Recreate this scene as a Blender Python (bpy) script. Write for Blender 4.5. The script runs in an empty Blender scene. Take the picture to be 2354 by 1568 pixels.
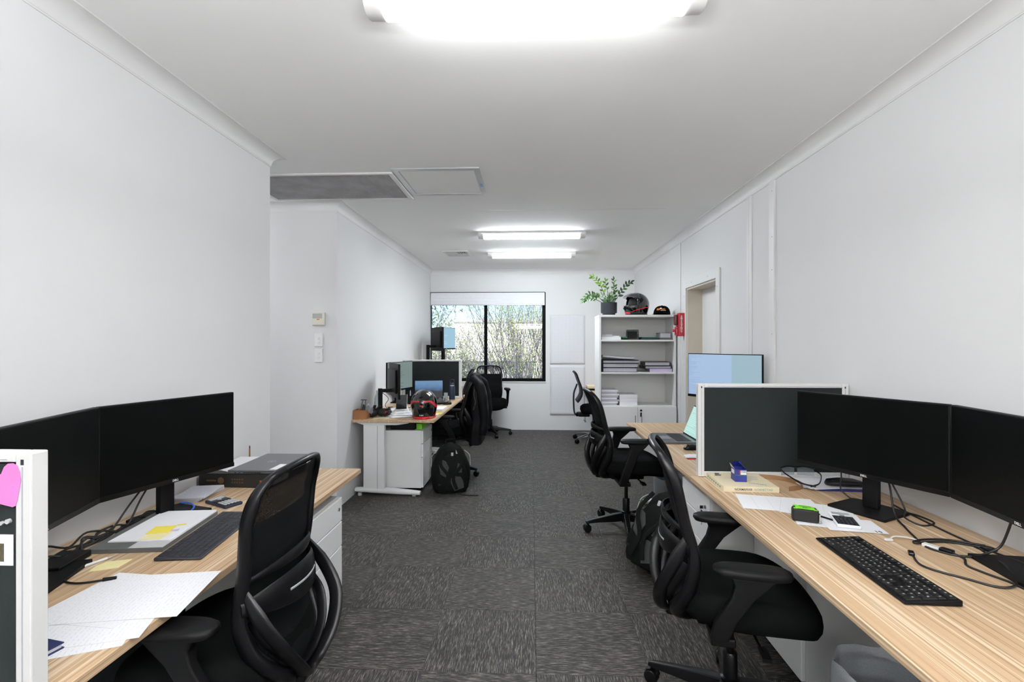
import bpy, bmesh, math, random
from mathutils import Vector, Matrix
R = math.radians
random.seed(7)
scene = bpy.context.scene
COL = scene.collection

# ---------------------------------------------------------------- camera
cam_d = bpy.data.cameras.new('camera')
cam = bpy.data.objects.new('camera', cam_d)
COL.objects.link(cam)
cam_d.sensor_fit = 'HORIZONTAL'
cam_d.sensor_width = 36.0
cam_d.lens = 36.0 * 1130 / 2354
cam_d.shift_y = 4 / 2354
cam_d.clip_start = 0.05
cam_d.clip_end = 400
cam.location = (0, 0, 1.44)
cam.rotation_euler = (R(90), 0, math.atan(45 / 1130))
scene.camera = cam

# ---------------------------------------------------------------- world, sun, exposure
world = bpy.data.worlds.new('world')
scene.world = world
world.use_nodes = True
nt = world.node_tree
bg = nt.nodes['Background']
sky = nt.nodes.new('ShaderNodeTexSky')
sky.sky_type = 'NISHITA'
sky.sun_disc = False
sky.sun_elevation = R(38)
sky.sun_rotation = R(195)
sky.altitude = 2500
sky.air_density = 1.0
sky.dust_density = 0.0
sky.ozone_density = 4.0
nt.links.new(sky.outputs[0], bg.inputs[0])
bg.inputs[1].default_value = 0.21
sun_d = bpy.data.lights.new('sun', 'SUN')
sun_d.energy = 6.5
sun_d.angle = R(0.6)
sun_d.color = (1.0, 0.95, 0.87)
sun = bpy.data.objects.new('sun', sun_d)
COL.objects.link(sun)
sun.location = (3, -8, 9)
sun.rotation_euler = (R(52), 0, R(15))
vs = scene.view_settings
vs.view_transform = 'Standard'
vs.look = 'None'
vs.gamma = 1.0
vs.use_curve_mapping = False
vs.exposure = 0.21
LAMP = 66.0        # emission of the ceiling battens' diffusers

# ---------------------------------------------------------------- helpers
def lin(c):
    c = c / 255.0
    return c / 12.92 if c <= 0.04045 else ((c + 0.055) / 1.055) ** 2.4
def rgb(r, g, b): return (lin(r), lin(g), lin(b), 1.0)

def weight_normals(me):
    """corner normals weighted by face area, so that bevelled faces stay flat"""
    acc = [Vector((0, 0, 0)) for _ in me.vertices]
    for p in me.polygons:
        for vi in p.vertices: acc[vi] += p.normal * p.area
    me.normals_split_custom_set_from_vertices([tuple(v.normalized()) if v.length > 0 else (0, 0, 1) for v in acc])

class MB:
    """collects shapes; build() links them as one mesh object"""
    def __init__(s): s.v = []; s.f = []; s.M = Matrix()
    def _add(s, vs, fs):
        o = len(s.v)
        s.v += [tuple(s.M @ Vector(p)) for p in vs]
        s.f += [tuple(o + i for i in f) for f in fs]
        return s
    def box(s, x0, x1, y0, y1, z0, z1):
        return s._add([(x0,y0,z0),(x1,y0,z0),(x1,y1,z0),(x0,y1,z0),(x0,y0,z1),(x1,y0,z1),(x1,y1,z1),(x0,y1,z1)],
                      [(0,3,2,1),(4,5,6,7),(0,1,5,4),(1,2,6,5),(2,3,7,6),(3,0,4,7)])
    def cbox(s, c, d):
        return s.box(c[0]-d[0]/2, c[0]+d[0]/2, c[1]-d[1]/2, c[1]+d[1]/2, c[2]-d[2]/2, c[2]+d[2]/2)
    def loft(s, rings, cap=True, close=True):
        n = len(rings[0]); vs = [p for r in rings for p in r]; fs = []
        m = n if close else n - 1
        for k in range(len(rings) - 1):
            for i in range(m):
                j = (i + 1) % n
                fs.append((k*n+i, k*n+j, (k+1)*n+j, (k+1)*n+i))
        if cap and close:
            fs.append(tuple(reversed(range(n)))); fs.append(tuple((len(rings)-1)*n+i for i in range(n)))
        return s._add(vs, fs)
    def cyl(s, p0, p1, r0, r1=None, n=14):
        r1 = r0 if r1 is None else r1
        return s.sweep([p0, p1], [(r0, r0), (r1, r1)], n)
    def lathe(s, prof, n=24, c=(0, 0, 0), cap=True):
        return s.loft([[(c[0]+r*math.cos(2*math.pi*i/n), c[1]+r*math.sin(2*math.pi*i/n), c[2]+z) for i in range(n)] for r, z in prof], cap)
    def sweep(s, pts, rad, n=8, ref=(0, 0, 1), closed=False, power=1.0):
        """rad: list of (a, b): a along the side vector, b along the reference direction"""
        pts = [Vector(p) for p in pts]; N = len(pts); rings = []
        if not isinstance(rad, list): rad = [rad if isinstance(rad, tuple) else (rad, rad)] * N
        for k, p in enumerate(pts):
            t = (pts[(k+1) % N] - pts[k-1]) if closed else (pts[min(k+1, N-1)] - pts[max(k-1, 0)])
            t.normalize(); rf = Vector(ref)
            if abs(t.dot(rf)) > 0.97: rf = Vector((1, 0, 0)) if abs(t.x) < 0.9 else Vector((0, 1, 0))
            a = t.cross(rf).normalized(); b = a.cross(t).normalized()
            ring = []
            for i in range(n):
                ang = 2*math.pi*(i+0.5)/n; ca, sa = math.cos(ang), math.sin(ang)
                ca = math.copysign(abs(ca)**power, ca); sa = math.copysign(abs(sa)**power, sa)
                ring.append(tuple(p + a*(rad[k][0]*ca) + b*(rad[k][1]*sa)))
            rings.append(ring)
        if closed: rings.append(rings[0])
        return s.loft(rings, cap=not closed)
    def prism(s, poly, z0, z1):
        return s.loft([[(x, y, z0) for x, y in poly], [(x, y, z1) for x, y in poly]])
    def grid(s, fn, nu, nv):
        vs = [tuple(fn(i/nu, j/nv)) for j in range(nv+1) for i in range(nu+1)]; w = nu + 1
        return s._add(vs, [(j*w+i, j*w+i+1, (j+1)*w+i+1, (j+1)*w+i) for j in range(nv) for i in range(nu)])
    def mesh(s, name, smooth=0, bev=0, seg=2, fix=True):
        me = bpy.data.meshes.new(name); me.from_pydata(s.v, [], s.f)
        bm = bmesh.new(); bm.from_mesh(me)
        if fix: bmesh.ops.recalc_face_normals(bm, faces=bm.faces)
        if bev:
            es = [e for e in bm.edges if len(e.link_faces) == 2 and e.calc_face_angle(0) > R(35)]
            bmesh.ops.bevel(bm, geom=es, offset=bev, segments=seg, affect='EDGES', profile=0.5, clamp_overlap=True)
        bm.to_mesh(me); bm.free()
        if smooth:
            me.shade_smooth(); me.set_sharp_from_angle(angle=R(smooth))
        elif bev >= 0.004:
            me.shade_smooth(); weight_normals(me)
        return me
    def build(s, name, mat, parent=None, smooth=0, bev=0, seg=2, loc=None, rz=0, fix=True):
        return link(name, s.mesh(name, smooth, bev, seg, fix), mat, parent, loc, rz)

def link(name, me, mat=None, parent=None, loc=None, rz=0, rot=None):
    if mat is not None and not me.materials: me.materials.append(mat)
    o = bpy.data.objects.new(name, me); COL.objects.link(o)
    if parent is not None: o.parent = parent
    if loc: o.location = loc
    if rz: o.rotation_euler = (0, 0, rz)
    if rot: o.rotation_euler = rot
    return o
def tag(o, label, cat, group=None, kind=None):
    o['label'] = label; o['category'] = cat
    if group: o['group'] = group
    if kind: o['kind'] = kind
    return o
def thing(name, label, cat, loc=(0,0,0), rz=0, group=None, rot=None):
    o = bpy.data.objects.new(name, None); COL.objects.link(o)
    o.empty_display_size = 0.05
    o.location = loc; o.rotation_euler = rot or (0, 0, rz)
    return tag(o, label, cat, group)
def struct(name, mb, mat, parent=None, label=None, **k):
    o = mb.build(name, mat, parent, **k)
    if parent is None: o['kind'] = 'structure'
    if label: o['label'] = label
    return o
def smooth_path(pts, sub=6, closed=False):
    P = [Vector(p) for p in pts]; n = len(P); out = []
    for k in range(n if closed else n - 1):
        g = (lambda i: P[i % n]) if closed else (lambda i: P[max(0, min(n-1, i))])
        p0, p1, p2, p3 = g(k-1), g(k), g(k+1), g(k+2)
        for i in range(sub):
            t = i / sub
            out.append(0.5*((2*p1)+(-p0+p2)*t+(2*p0-5*p1+4*p2-p3)*t*t+(-p0+3*p1-3*p2+p3)*t**3))
    if not closed: out.append(P[-1])
    return out
def interp(tab, t):
    for (a, va), (b, vb) in zip(tab, tab[1:]):
        if t <= b:
            u = 0 if b == a else max(0, (t-a)/(b-a)); u = u*u*(3-2*u)*0.5 + u*0.5
            return va + (vb-va)*u
    return tab[-1][1]
def text_mesh(body, size, depth=0.0003, bold=0.0, align='CENTER', spacing=1.0):
    cu = bpy.data.curves.new('lettering', 'FONT'); cu.body = body; cu.size = size
    cu.align_x = align; cu.align_y = 'CENTER'; cu.extrude = depth; cu.offset = bold; cu.resolution_u = 3
    cu.space_line = spacing
    o = bpy.data.objects.new('lettering', cu); COL.objects.link(o)
    bpy.context.view_layer.update()
    me = bpy.data.meshes.new_from_object(o.evaluated_get(bpy.context.evaluated_depsgraph_get()))
    bpy.data.objects.remove(o); bpy.data.curves.remove(cu)
    return me

# ---------------------------------------------------------------- materials
def nodes_of(name):
    m = bpy.data.materials.new(name); m.use_nodes = True
    t = m.node_tree; b = t.nodes['Principled BSDF']
    return m, t, b
def N(t, kind, **kw):
    n = t.nodes.new(kind)
    for k, v in kw.items():
        if k in n.inputs: n.inputs[k].default_value = v
        else: setattr(n, k, v)
    return n
def ramp(t, stops, src):
    r = t.nodes.new('ShaderNodeValToRGB'); e = r.color_ramp.elements
    while len(e) < len(stops): e.new(0.5)
    for i, (p, c) in enumerate(stops): e[i].position = p; e[i].color = c
    t.links.new(src, r.inputs[0]); return r
def mat(name, col, rough=0.5, var=0.06, scale=8.0, metal=0.0, spec=0.5, bump=0.0, bscale=200.0, coat=0.0, sheen=0.0, emit=None):
    """plain surface with a little procedural unevenness"""
    m, t, b = nodes_of(name)
    co = N(t, 'ShaderNodeTexCoord')
    nz = N(t, 'ShaderNodeTexNoise', Scale=scale, Detail=3.0)
    t.links.new(co.outputs['Object'], nz.inputs['Vector'])
    c = rgb(*col)
    lo = tuple(v*(1-var) for v in c[:3]) + (1,); hi = tuple(min(1, v*(1+var)) for v in c[:3]) + (1,)
    r = ramp(t, [(0.3, lo), (0.7, hi)], nz.outputs[0])
    t.links.new(r.outputs[0], b.inputs['Base Color'])
    b.inputs['Roughness'].default_value = rough; b.inputs['Metallic'].default_value = metal
    b.inputs['Specular IOR Level'].default_value = spec
    b.inputs['Coat Weight'].default_value = coat; b.inputs['Coat Roughness'].default_value = 0.08
    if sheen: b.inputs['Sheen Weight'].default_value = sheen
    if bump:
        n2 = N(t, 'ShaderNodeTexNoise', Scale=bscale, Detail=2.0); t.links.new(co.outputs['Object'], n2.inputs['Vector'])
        bp = N(t, 'ShaderNodeBump', Strength=bump, Distance=0.002)
        t.links.new(n2.outputs[0], bp.inputs['Height']); t.links.new(bp.outputs[0], b.inputs['Normal'])
    if emit:
        b.inputs['Emission Color'].default_value = rgb(*emit[0]); b.inputs['Emission Strength'].default_value = emit[1]
    return m

M = {}
M['wall'] = mat('wall_paint', (228,228,229), 0.75, 0.01, 1.5, spec=0.25, bump=0.04, bscale=300)
M['wall_grey'] = M['wall']
M['ceil'] = mat('ceiling_paint', (248,248,248), 0.85, 0.01, 1.0, spec=0.2)
M['trim'] = mat('trim_paint', (229,229,229), 0.5, 0.015, 2, spec=0.4)
M['white'] = mat('white_melamine', (238,238,238), 0.38, 0.015, 3, spec=0.5)
M['shelf_white'] = mat('shelf_melamine', (232,232,230), 0.4, 0.015, 3)
M['offwhite'] = mat('offwhite_plastic', (226,222,210), 0.4, 0.02, 10)
M['steel_white'] = mat('white_powder_coat', (240,240,240), 0.35, 0.01, 20, bump=0.03, bscale=500)
M['alu'] = mat('anodised_aluminium', (205,206,208), 0.35, 0.02, 10, metal=0.6)
M['alu_white'] = mat('white_aluminium_profile', (222,221,219), 0.35, 0.01, 10, spec=0.5)
M['black'] = mat('black_plastic', (10,10,12), 0.3, 0.08, 30, spec=0.25)
M['black_matt'] = mat('matt_black_plastic', (12,12,13), 0.5, 0.08, 40, spec=0.14, bump=0.05, bscale=900)
M['black_gloss'] = mat('glossy_black', (10,10,12), 0.08, 0.05, 10, spec=0.6, coat=0.5)
M['frame_black'] = mat('black_window_frame', (5,6,8), 0.5, 0.05, 10, spec=0.1)
M['screen_off'] = mat('dark_screen_glass', (4,5,5), 0.35, 0.03, 5, spec=0.12)
M['fabric_black'] = mat('black_seat_fabric', (9,10,10), 0.9, 0.2, 300, spec=0.06, bump=0.2, bscale=1200)
M['jacket'] = mat('black_shell_cloth', (8,9,12), 0.6, 0.2, 30, spec=0.15, bump=0.3, bscale=40)
M['bag_black'] = mat('black_nylon', (9,11,10), 0.7, 0.2, 60, spec=0.12, bump=0.4, bscale=400)
M['bag_grey'] = mat('grey_nylon_panel', (50,52,50), 0.75, 0.12, 60, bump=0.3, bscale=400)
M['reflective'] = mat('reflective_piping', (200,200,190), 0.4, 0.03, 20)
M['charcoal'] = mat('charcoal_screen_fabric', (40,44,44), 0.95, 0.06, 250, spec=0.03, bump=0.15, bscale=900)
M['chrome'] = mat('chrome', (205,205,208), 0.15, 0.02, 10, metal=1.0)
M['paper'] = mat('white_paper', (236,236,240), 0.8, 0.015, 20, spec=0.15)
M['paper_warm'] = mat('cream_card', (226,214,184), 0.75, 0.03, 12, spec=0.2)
M['grey_paper'] = mat('grey_paper', (190,190,192), 0.8, 0.05, 30)
M['yellow'] = mat('yellow_note', (243,224,90), 0.8, 0.03, 20)
M['pale_yellow'] = mat('pale_yellow_note', (238,228,170), 0.8, 0.03, 20)
M['pink'] = mat('pink_note', (238,130,200), 0.75, 0.06, 12)
M['lilac'] = mat('lilac_note', (206,190,222), 0.8, 0.03, 20)
M['ink'] = mat('ink', (40,42,50), 0.7, 0.05, 50)
M['ink_soft'] = mat('soft_ink', (168,170,178), 0.8, 0.05, 50)
M['ink_green'] = mat('green_ink', (110,160,140), 0.7, 0.05, 50)
M['white_ink'] = mat('white_print', (225,225,225), 0.5, 0.03, 50)
M['silver'] = mat('silver_laptop', (120,122,128), 0.32, 0.03, 30, metal=0.7)
M['silver_lt'] = mat('light_silver', (190,190,194), 0.3, 0.03, 30, metal=0.6)
M['carton'] = mat('brown_cardboard', (158,108,68), 0.8, 0.08, 15, bump=0.1)
M['carton_dark'] = mat('black_carton', (18,16,14), 0.55, 0.1, 15)
M['orange'] = mat('orange_print', (205,120,40), 0.6, 0.06, 20)
M['brown_ink'] = mat('dull_gold_print', (96,72,40), 0.7, 0.2, 200)
M['red'] = mat('red_enamel', (190,18,40), 0.3, 0.06, 10, coat=0.3)
M['red_dark'] = mat('dark_red_lens', (96,8,24), 0.2, 0.06, 10, coat=0.5)
M['red_gloss'] = mat('glossy_red', (214,26,40), 0.2, 0.06, 10, coat=0.6)
M['navy'] = mat('navy_enamel', (26,38,62), 0.4, 0.06, 20)
M['blue'] = mat('royal_blue_card', (36,48,130), 0.4, 0.06, 15, coat=0.2)
M['blue_cable'] = mat('blue_cable', (34,104,210), 0.4, 0.04, 20)
M['lime'] = mat('lime_rubber', (122,214,40), 0.45, 0.05, 20)
M['green_book'] = mat('green_cover', (24,110,70), 0.5, 0.06, 20)
M['navy_book'] = mat('navy_cover', (30,36,82), 0.5, 0.06, 20)
M['burgundy'] = mat('burgundy_cover', (70,40,42), 0.45, 0.1, 20)
M['folder_grey'] = mat('grey_folder', (92,94,94), 0.4, 0.04, 20)
M['rubber'] = mat('rubber', (14,14,15), 0.7, 0.1, 40)
M['cable'] = mat('black_cable', (15,15,16), 0.5, 0.1, 60)
M['cable_white'] = mat('white_cable', (228,228,226), 0.4, 0.02, 40)
M['pot'] = mat('charcoal_pot', (42,46,54), 0.5, 0.05, 15)
M['soil'] = mat('soil', (40,30,22), 1.0, 0.3, 80, bump=0.5)
M['leaf'] = mat('zz_leaf', (64,112,44), 0.3, 0.35, 30, coat=0.2)
M['leaf_young'] = mat('young_leaf', (118,158,58), 0.35, 0.25, 30)
M['leaf_dark'] = mat('dark_leaf', (38,66,38), 0.3, 0.25, 30, coat=0.2)
M['leaf_pale'] = mat('pale_leaf', (150,176,142), 0.3, 0.25, 30, coat=0.2)
M['stem'] = mat('stem', (70,92,48), 0.5, 0.1, 40)
M['foliage'] = mat('shrub_leaf', (182,206,112), 0.6, 0.4, 3)
M['foliage_gum'] = mat('gum_leaf', (96,124,104), 0.6, 0.45, 3)
M['foliage_pale'] = mat('pale_shrub_leaf', (168,172,134), 0.6, 0.4, 3)
M['twig'] = mat('grey_bark', (150,141,150), 0.9, 0.25, 30)
M['render'] = mat('cream_render', (240,236,222), 0.8, 0.03, 1)
M['ground'] = mat('pale_concrete', (214,212,206), 0.9, 0.08, 2)
M['roof_dark'] = mat('dark_fascia', (70,70,90), 0.7, 0.1, 5)
M['glove'] = mat('black_leather', (16,16,17), 0.5, 0.2, 60, bump=0.4, bscale=150)
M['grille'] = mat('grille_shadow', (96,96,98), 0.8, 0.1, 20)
M['bin_grey'] = mat('dark_grey_bin', (50,54,58), 0.5, 0.05, 20)
M['jamb'] = mat('door_jamb_paint', (214,204,190), 0.5, 0.04, 4)
M['lens_grey'] = mat('helmet_liner', (18,18,20), 0.8, 0.2, 60)

def wood_material():
    m, t, b = nodes_of('striped_oak_laminate')
    co = N(t, 'ShaderNodeTexCoord')
    mp = N(t, 'ShaderNodeMapping'); mp.inputs['Scale'].default_value = (1, 0.007, 1)
    t.links.new(co.outputs['Object'], mp.inputs[0])
    n1 = N(t, 'ShaderNodeTexNoise', Scale=42.0, Detail=3.0, Roughness=0.6); t.links.new(mp.outputs[0], n1.inputs['Vector'])
    r1 = ramp(t, [(0.25, rgb(180,150,117)), (0.5, rgb(194,164,130)), (0.75, rgb(203,175,143))], n1.outputs[0])
    n2 = N(t, 'ShaderNodeTexNoise', Scale=95.0, Detail=1.0); t.links.new(mp.outputs[0], n2.inputs['Vector'])
    r2 = ramp(t, [(0.56, (0,0,0,1)), (0.62, (1,1,1,1))], n2.outputs[0])
    n3 = N(t, 'ShaderNodeTexNoise', Scale=150.0, Detail=1.0); t.links.new(mp.outputs[0], n3.inputs['Vector'])
    r3 = ramp(t, [(0.60, (0,0,0,1)), (0.66, (1,1,1,1))], n3.outputs[0])
    mx = N(t, 'ShaderNodeMix', data_type='RGBA'); t.links.new(r2.outputs[0], mx.inputs[0])
    t.links.new(r1.outputs[0], mx.inputs[6]); mx.inputs[7].default_value = rgb(219,198,170)
    mx2 = N(t, 'ShaderNodeMix', data_type='RGBA'); t.links.new(r3.outputs[0], mx2.inputs[0])
    t.links.new(mx.outputs[2], mx2.inputs[6]); mx2.inputs[7].default_value = rgb(166,135,103)
    t.links.new(mx2.outputs[2], b.inputs['Base Color'])
    b.inputs['Roughness'].default_value = 0.42
    return m
M['wood'] = wood_material()

def carpet_material():
    m, t, b = nodes_of('loop_pile_carpet_tile')
    co = N(t, 'ShaderNodeTexCoord'); oi = N(t, 'ShaderNodeObjectInfo')
    add = N(t, 'ShaderNodeVectorMath', operation='MULTIPLY_ADD')
    t.links.new(oi.outputs['Random'], add.inputs[0]); add.inputs[1].default_value = (37, 53, 11); t.links.new(co.outputs['Object'], add.inputs[2])
    mp = N(t, 'ShaderNodeMapping'); mp.inputs['Scale'].default_value = (1, 0.07, 1)
    t.links.new(add.outputs[0], mp.inputs[0])
    n1 = N(t, 'ShaderNodeTexNoise', Scale=300.0, Detail=2.0, Roughness=0.7); t.links.new(mp.outputs[0], n1.inputs['Vector'])
    r1 = ramp(t, [(0.30, rgb(25,24,24)), (0.46, rgb(47,45,44)), (0.57, rgb(77,74,71)), (0.70, rgb(134,129,121))], n1.outputs[0])
    n2 = N(t, 'ShaderNodeTexNoise', Scale=6.0, Detail=2.0); t.links.new(add.outputs[0], n2.inputs['Vector'])
    r2 = ramp(t, [(0.3, (0.86,0.86,0.86,1)), (0.7, (1.1,1.09,1.07,1))], n2.outputs[0])
    mx = N(t, 'ShaderNodeMix', data_type='RGBA', blend_type='MULTIPLY'); mx.inputs[0].default_value = 1
    t.links.new(r1.outputs[0], mx.inputs[6]); t.links.new(r2.outputs[0], mx.inputs[7])
    t.links.new(mx.outputs[2], b.inputs['Base Color'])
    b.inputs['Roughness'].default_value = 0.6; b.inputs['Specular IOR Level'].default_value = 0.22
    b.inputs['Sheen Weight'].default_value = 0.05; b.inputs['Sheen Roughness'].default_value = 0.4
    bp = N(t, 'ShaderNodeBump', Strength=0.12, Distance=0.002)
    t.links.new(n1.outputs[0], bp.inputs['Height']); t.links.new(bp.outputs[0], b.inputs['Normal'])
    return m
M['carpet'] = carpet_material()

def see_through(name, col, opacity, rough=0.4, gloss=0.05):
    m, t, b = nodes_of(name)
    out = t.nodes['Material Output']
    tr = N(t, 'ShaderNodeBsdfTransparent'); mx = N(t, 'ShaderNodeMixShader')
    nz = N(t, 'ShaderNodeTexNoise', Scale=60.0)
    r = ramp(t, [(0.3, (opacity*0.9,)*3+(1,)), (0.7, (min(1, opacity*1.1),)*3+(1,))], nz.outputs[0])
    b.inputs['Base Color'].default_value = rgb(*col); b.inputs['Roughness'].default_value = rough
    b.inputs['Specular IOR Level'].default_value = gloss*10
    t.links.new(r.outputs[0], mx.inputs[0]); t.links.new(tr.outputs[0], mx.inputs[1]); t.links.new(b.outputs[0], mx.inputs[2])
    t.links.new(mx.outputs[0], out.inputs['Surface'])
    return m
M['mesh_top'] = see_through('open_black_mesh', (10,11,13), 1.06, 0.8, 0.01)
M['mesh'] = see_through('black_mesh', (13,14,15), 1.2, 0.85, 0.01)
M['mesh_far'] = see_through('open_mesh_against_window', (12,14,18), 0.62, 0.8, 0.01)
M['liner'] = see_through('clear_bin_liner', (220,226,232), 0.42, 0.25, 0.05)
M['clear_plastic'] = see_through('clear_plastic', (200,214,226), 0.35, 0.15, 0.06)
M['bottle'] = see_through('clear_blue_bottle', (150,184,200), 0.45, 0.1, 0.08)
M['visor'] = see_through('smoked_visor', (92,98,106), 0.45, 0.08, 0.08)
M['lens'] = see_through('clear_lens', (120,130,136), 0.5, 0.1, 0.08)
def pane_material():
    m, t, b = nodes_of('window_glass')
    out = t.nodes['Material Output']
    tr = N(t, 'ShaderNodeBsdfTransparent'); tr.inputs[0].default_value = (0.97, 0.985, 1, 1)
    gl = N(t, 'ShaderNodeBsdfGlossy', Roughness=0.02); fr = N(t, 'ShaderNodeFresnel', IOR=1.45); mx = N(t, 'ShaderNodeMixShader')
    t.links.new(fr.outputs[0], mx.inputs[0]); t.links.new(tr.outputs[0], mx.inputs[1]); t.links.new(gl.outputs[0], mx.inputs[2])
    t.links.new(mx.outputs[0], out.inputs['Surface']); t.nodes.remove(b)
    return m
M['pane'] = pane_material()
def emit_material(name, col, strength):
    m, t, b = nodes_of(name)
    b.inputs['Base Color'].default_value = (0.8, 0.8, 0.8, 1)
    b.inputs['Emission Color'].default_value = col; b.inputs['Emission Strength'].default_value = strength
    return m
def opal(k, cool=0.0): return emit_material('opal_diffuser', (0.975-0.10*cool, 0.987-0.035*cool, 0.99+0.01*cool, 1), LAMP*k)
def lit_screen(name, base, line, rows, strength, split=None, right=None, fill=0.6):
    """a page of text lines: rows of dashes, shown by a lit screen (object x across, z up)"""
    m, t, b = nodes_of(name)
    co = N(t, 'ShaderNodeTexCoord'); sp = N(t, 'ShaderNodeSeparateXYZ'); t.links.new(co.outputs['Generated'], sp.inputs[0])
    ml = N(t, 'ShaderNodeMath', operation='MULTIPLY'); ml.inputs[1].default_value = rows; t.links.new(sp.outputs[2], ml.inputs[0])
    fr = N(t, 'ShaderNodeMath', operation='FRACT'); t.links.new(ml.outputs[0], fr.inputs[0])
    lt = N(t, 'ShaderNodeMath', operation='LESS_THAN'); lt.inputs[1].default_value = 0.4; t.links.new(fr.outputs[0], lt.inputs[0])
    fl = N(t, 'ShaderNodeMath', operation='FLOOR'); t.links.new(ml.outputs[0], fl.inputs[0])
    wn = N(t, 'ShaderNodeTexWhiteNoise', noise_dimensions='1D'); t.links.new(fl.outputs[0], wn.inputs['W'])
    mf = N(t, 'ShaderNodeMath', operation='MULTIPLY'); mf.inputs[1].default_value = fill; t.links.new(wn.outputs[0], mf.inputs[0])
    ln = N(t, 'ShaderNodeMath', operation='LESS_THAN'); t.links.new(sp.outputs[0], ln.inputs[0]); t.links.new(mf.outputs[0], ln.inputs[1])
    an = N(t, 'ShaderNodeMath', operation='MULTIPLY'); t.links.new(lt.outputs[0], an.inputs[0]); t.links.new(ln.outputs[0], an.inputs[1])
    cm = N(t, 'ShaderNodeMix', data_type='RGBA'); t.links.new(an.outputs[0], cm.inputs[0])
    cm.inputs[6].default_value = rgb(*base); cm.inputs[7].default_value = rgb(*line)
    src = cm.outputs[2]
    if split:
        gt = N(t, 'ShaderNodeMath', operation='GREATER_THAN'); gt.inputs[1].default_value = split; t.links.new(sp.outputs[0], gt.inputs[0])
        c2 = N(t, 'ShaderNodeMix', data_type='RGBA'); t.links.new(gt.outputs[0], c2.inputs[0]); t.links.new(src, c2.inputs[6]); c2.inputs[7].default_value = rgb(*right)
        src = c2.outputs[2]
    b.inputs['Base Color'].default_value = (0.01, 0.01, 0.01, 1); b.inputs['Roughness'].default_value = 0.35
    t.links.new(src, b.inputs['Emission Color']); b.inputs['Emission Strength'].default_value = strength
    return m
M['scr_blue'] = lit_screen('pale_blue_document_screen', (160,186,216), (142,168,202), 46, 0.9, 0.62, (150,178,190), 0.22)
M['scr_code'] = lit_screen('green_grey_code_screen', (116,132,128), (70,84,84), 30, 0.9, None, None, 0.7)
M['scr_mint'] = lit_screen('mint_document_screen', (166,208,200), (190,226,214), 16, 0.95, None, None, 0.8)
M['scr_far'] = lit_screen('pale_far_screen', (150,186,206), (170,200,216), 10, 0.95)
def landscape_screen():
    m, t, b = nodes_of('blue_landscape_screen')
    co = N(t, 'ShaderNodeTexCoord'); sp = N(t, 'ShaderNodeSeparateXYZ'); t.links.new(co.outputs['Generated'], sp.inputs[0])
    nz = N(t, 'ShaderNodeTexNoise', Scale=4.0, Detail=4.0); t.links.new(co.outputs['Generated'], nz.inputs['Vector'])
    ad = N(t, 'ShaderNodeMath', operation='MULTIPLY_ADD'); ad.inputs[1].default_value = 0.35; t.links.new(nz.outputs[0], ad.inputs[0]); t.links.new(sp.outputs[2], ad.inputs[2])
    r = ramp(t, [(0.30, rgb(14,20,26)), (0.55, rgb(20,28,34)), (0.68, rgb(56,96,140)), (1.0, rgb(96,136,178))], ad.outputs[0])
    b.inputs['Base Color'].default_value = (0.01, 0.01, 0.01, 1)
    t.links.new(r.outputs[0], b.inputs['Emission Color']); b.inputs['Emission Strength'].default_value = 0.8
    return m
M['scr_land'] = landscape_screen()
def key_material(name, col, mark):
    m, t, b = nodes_of(name)
    co = N(t, 'ShaderNodeTexCoord'); mp = N(t, 'ShaderNodeMapping')
    mp.inputs['Location'].default_value = (0.0022, -0.0022, 0); mp.inputs['Scale'].default_value = (1, 1, 0); t.links.new(co.outputs['Object'], mp.inputs[0])
    ln = N(t, 'ShaderNodeVectorMath', operation='LENGTH'); t.links.new(mp.outputs[0], ln.inputs[0])
    r = ramp(t, [(0.0016, rgb(*mark)), (0.0022, rgb(*col))], ln.outputs['Value'])
    mm = N(t, 'ShaderNodeMath', operation='MULTIPLY')
    t.links.new(r.outputs[0], b.inputs['Base Color']); b.inputs['Roughness'].default_value = 0.4
    return m
M['key_marked'] = key_material('marked_key', (17,17,18), (190,190,190))
M['key_plain'] = mat('plain_key', (42,42,49), 0.5, 0.06, 80)
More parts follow.
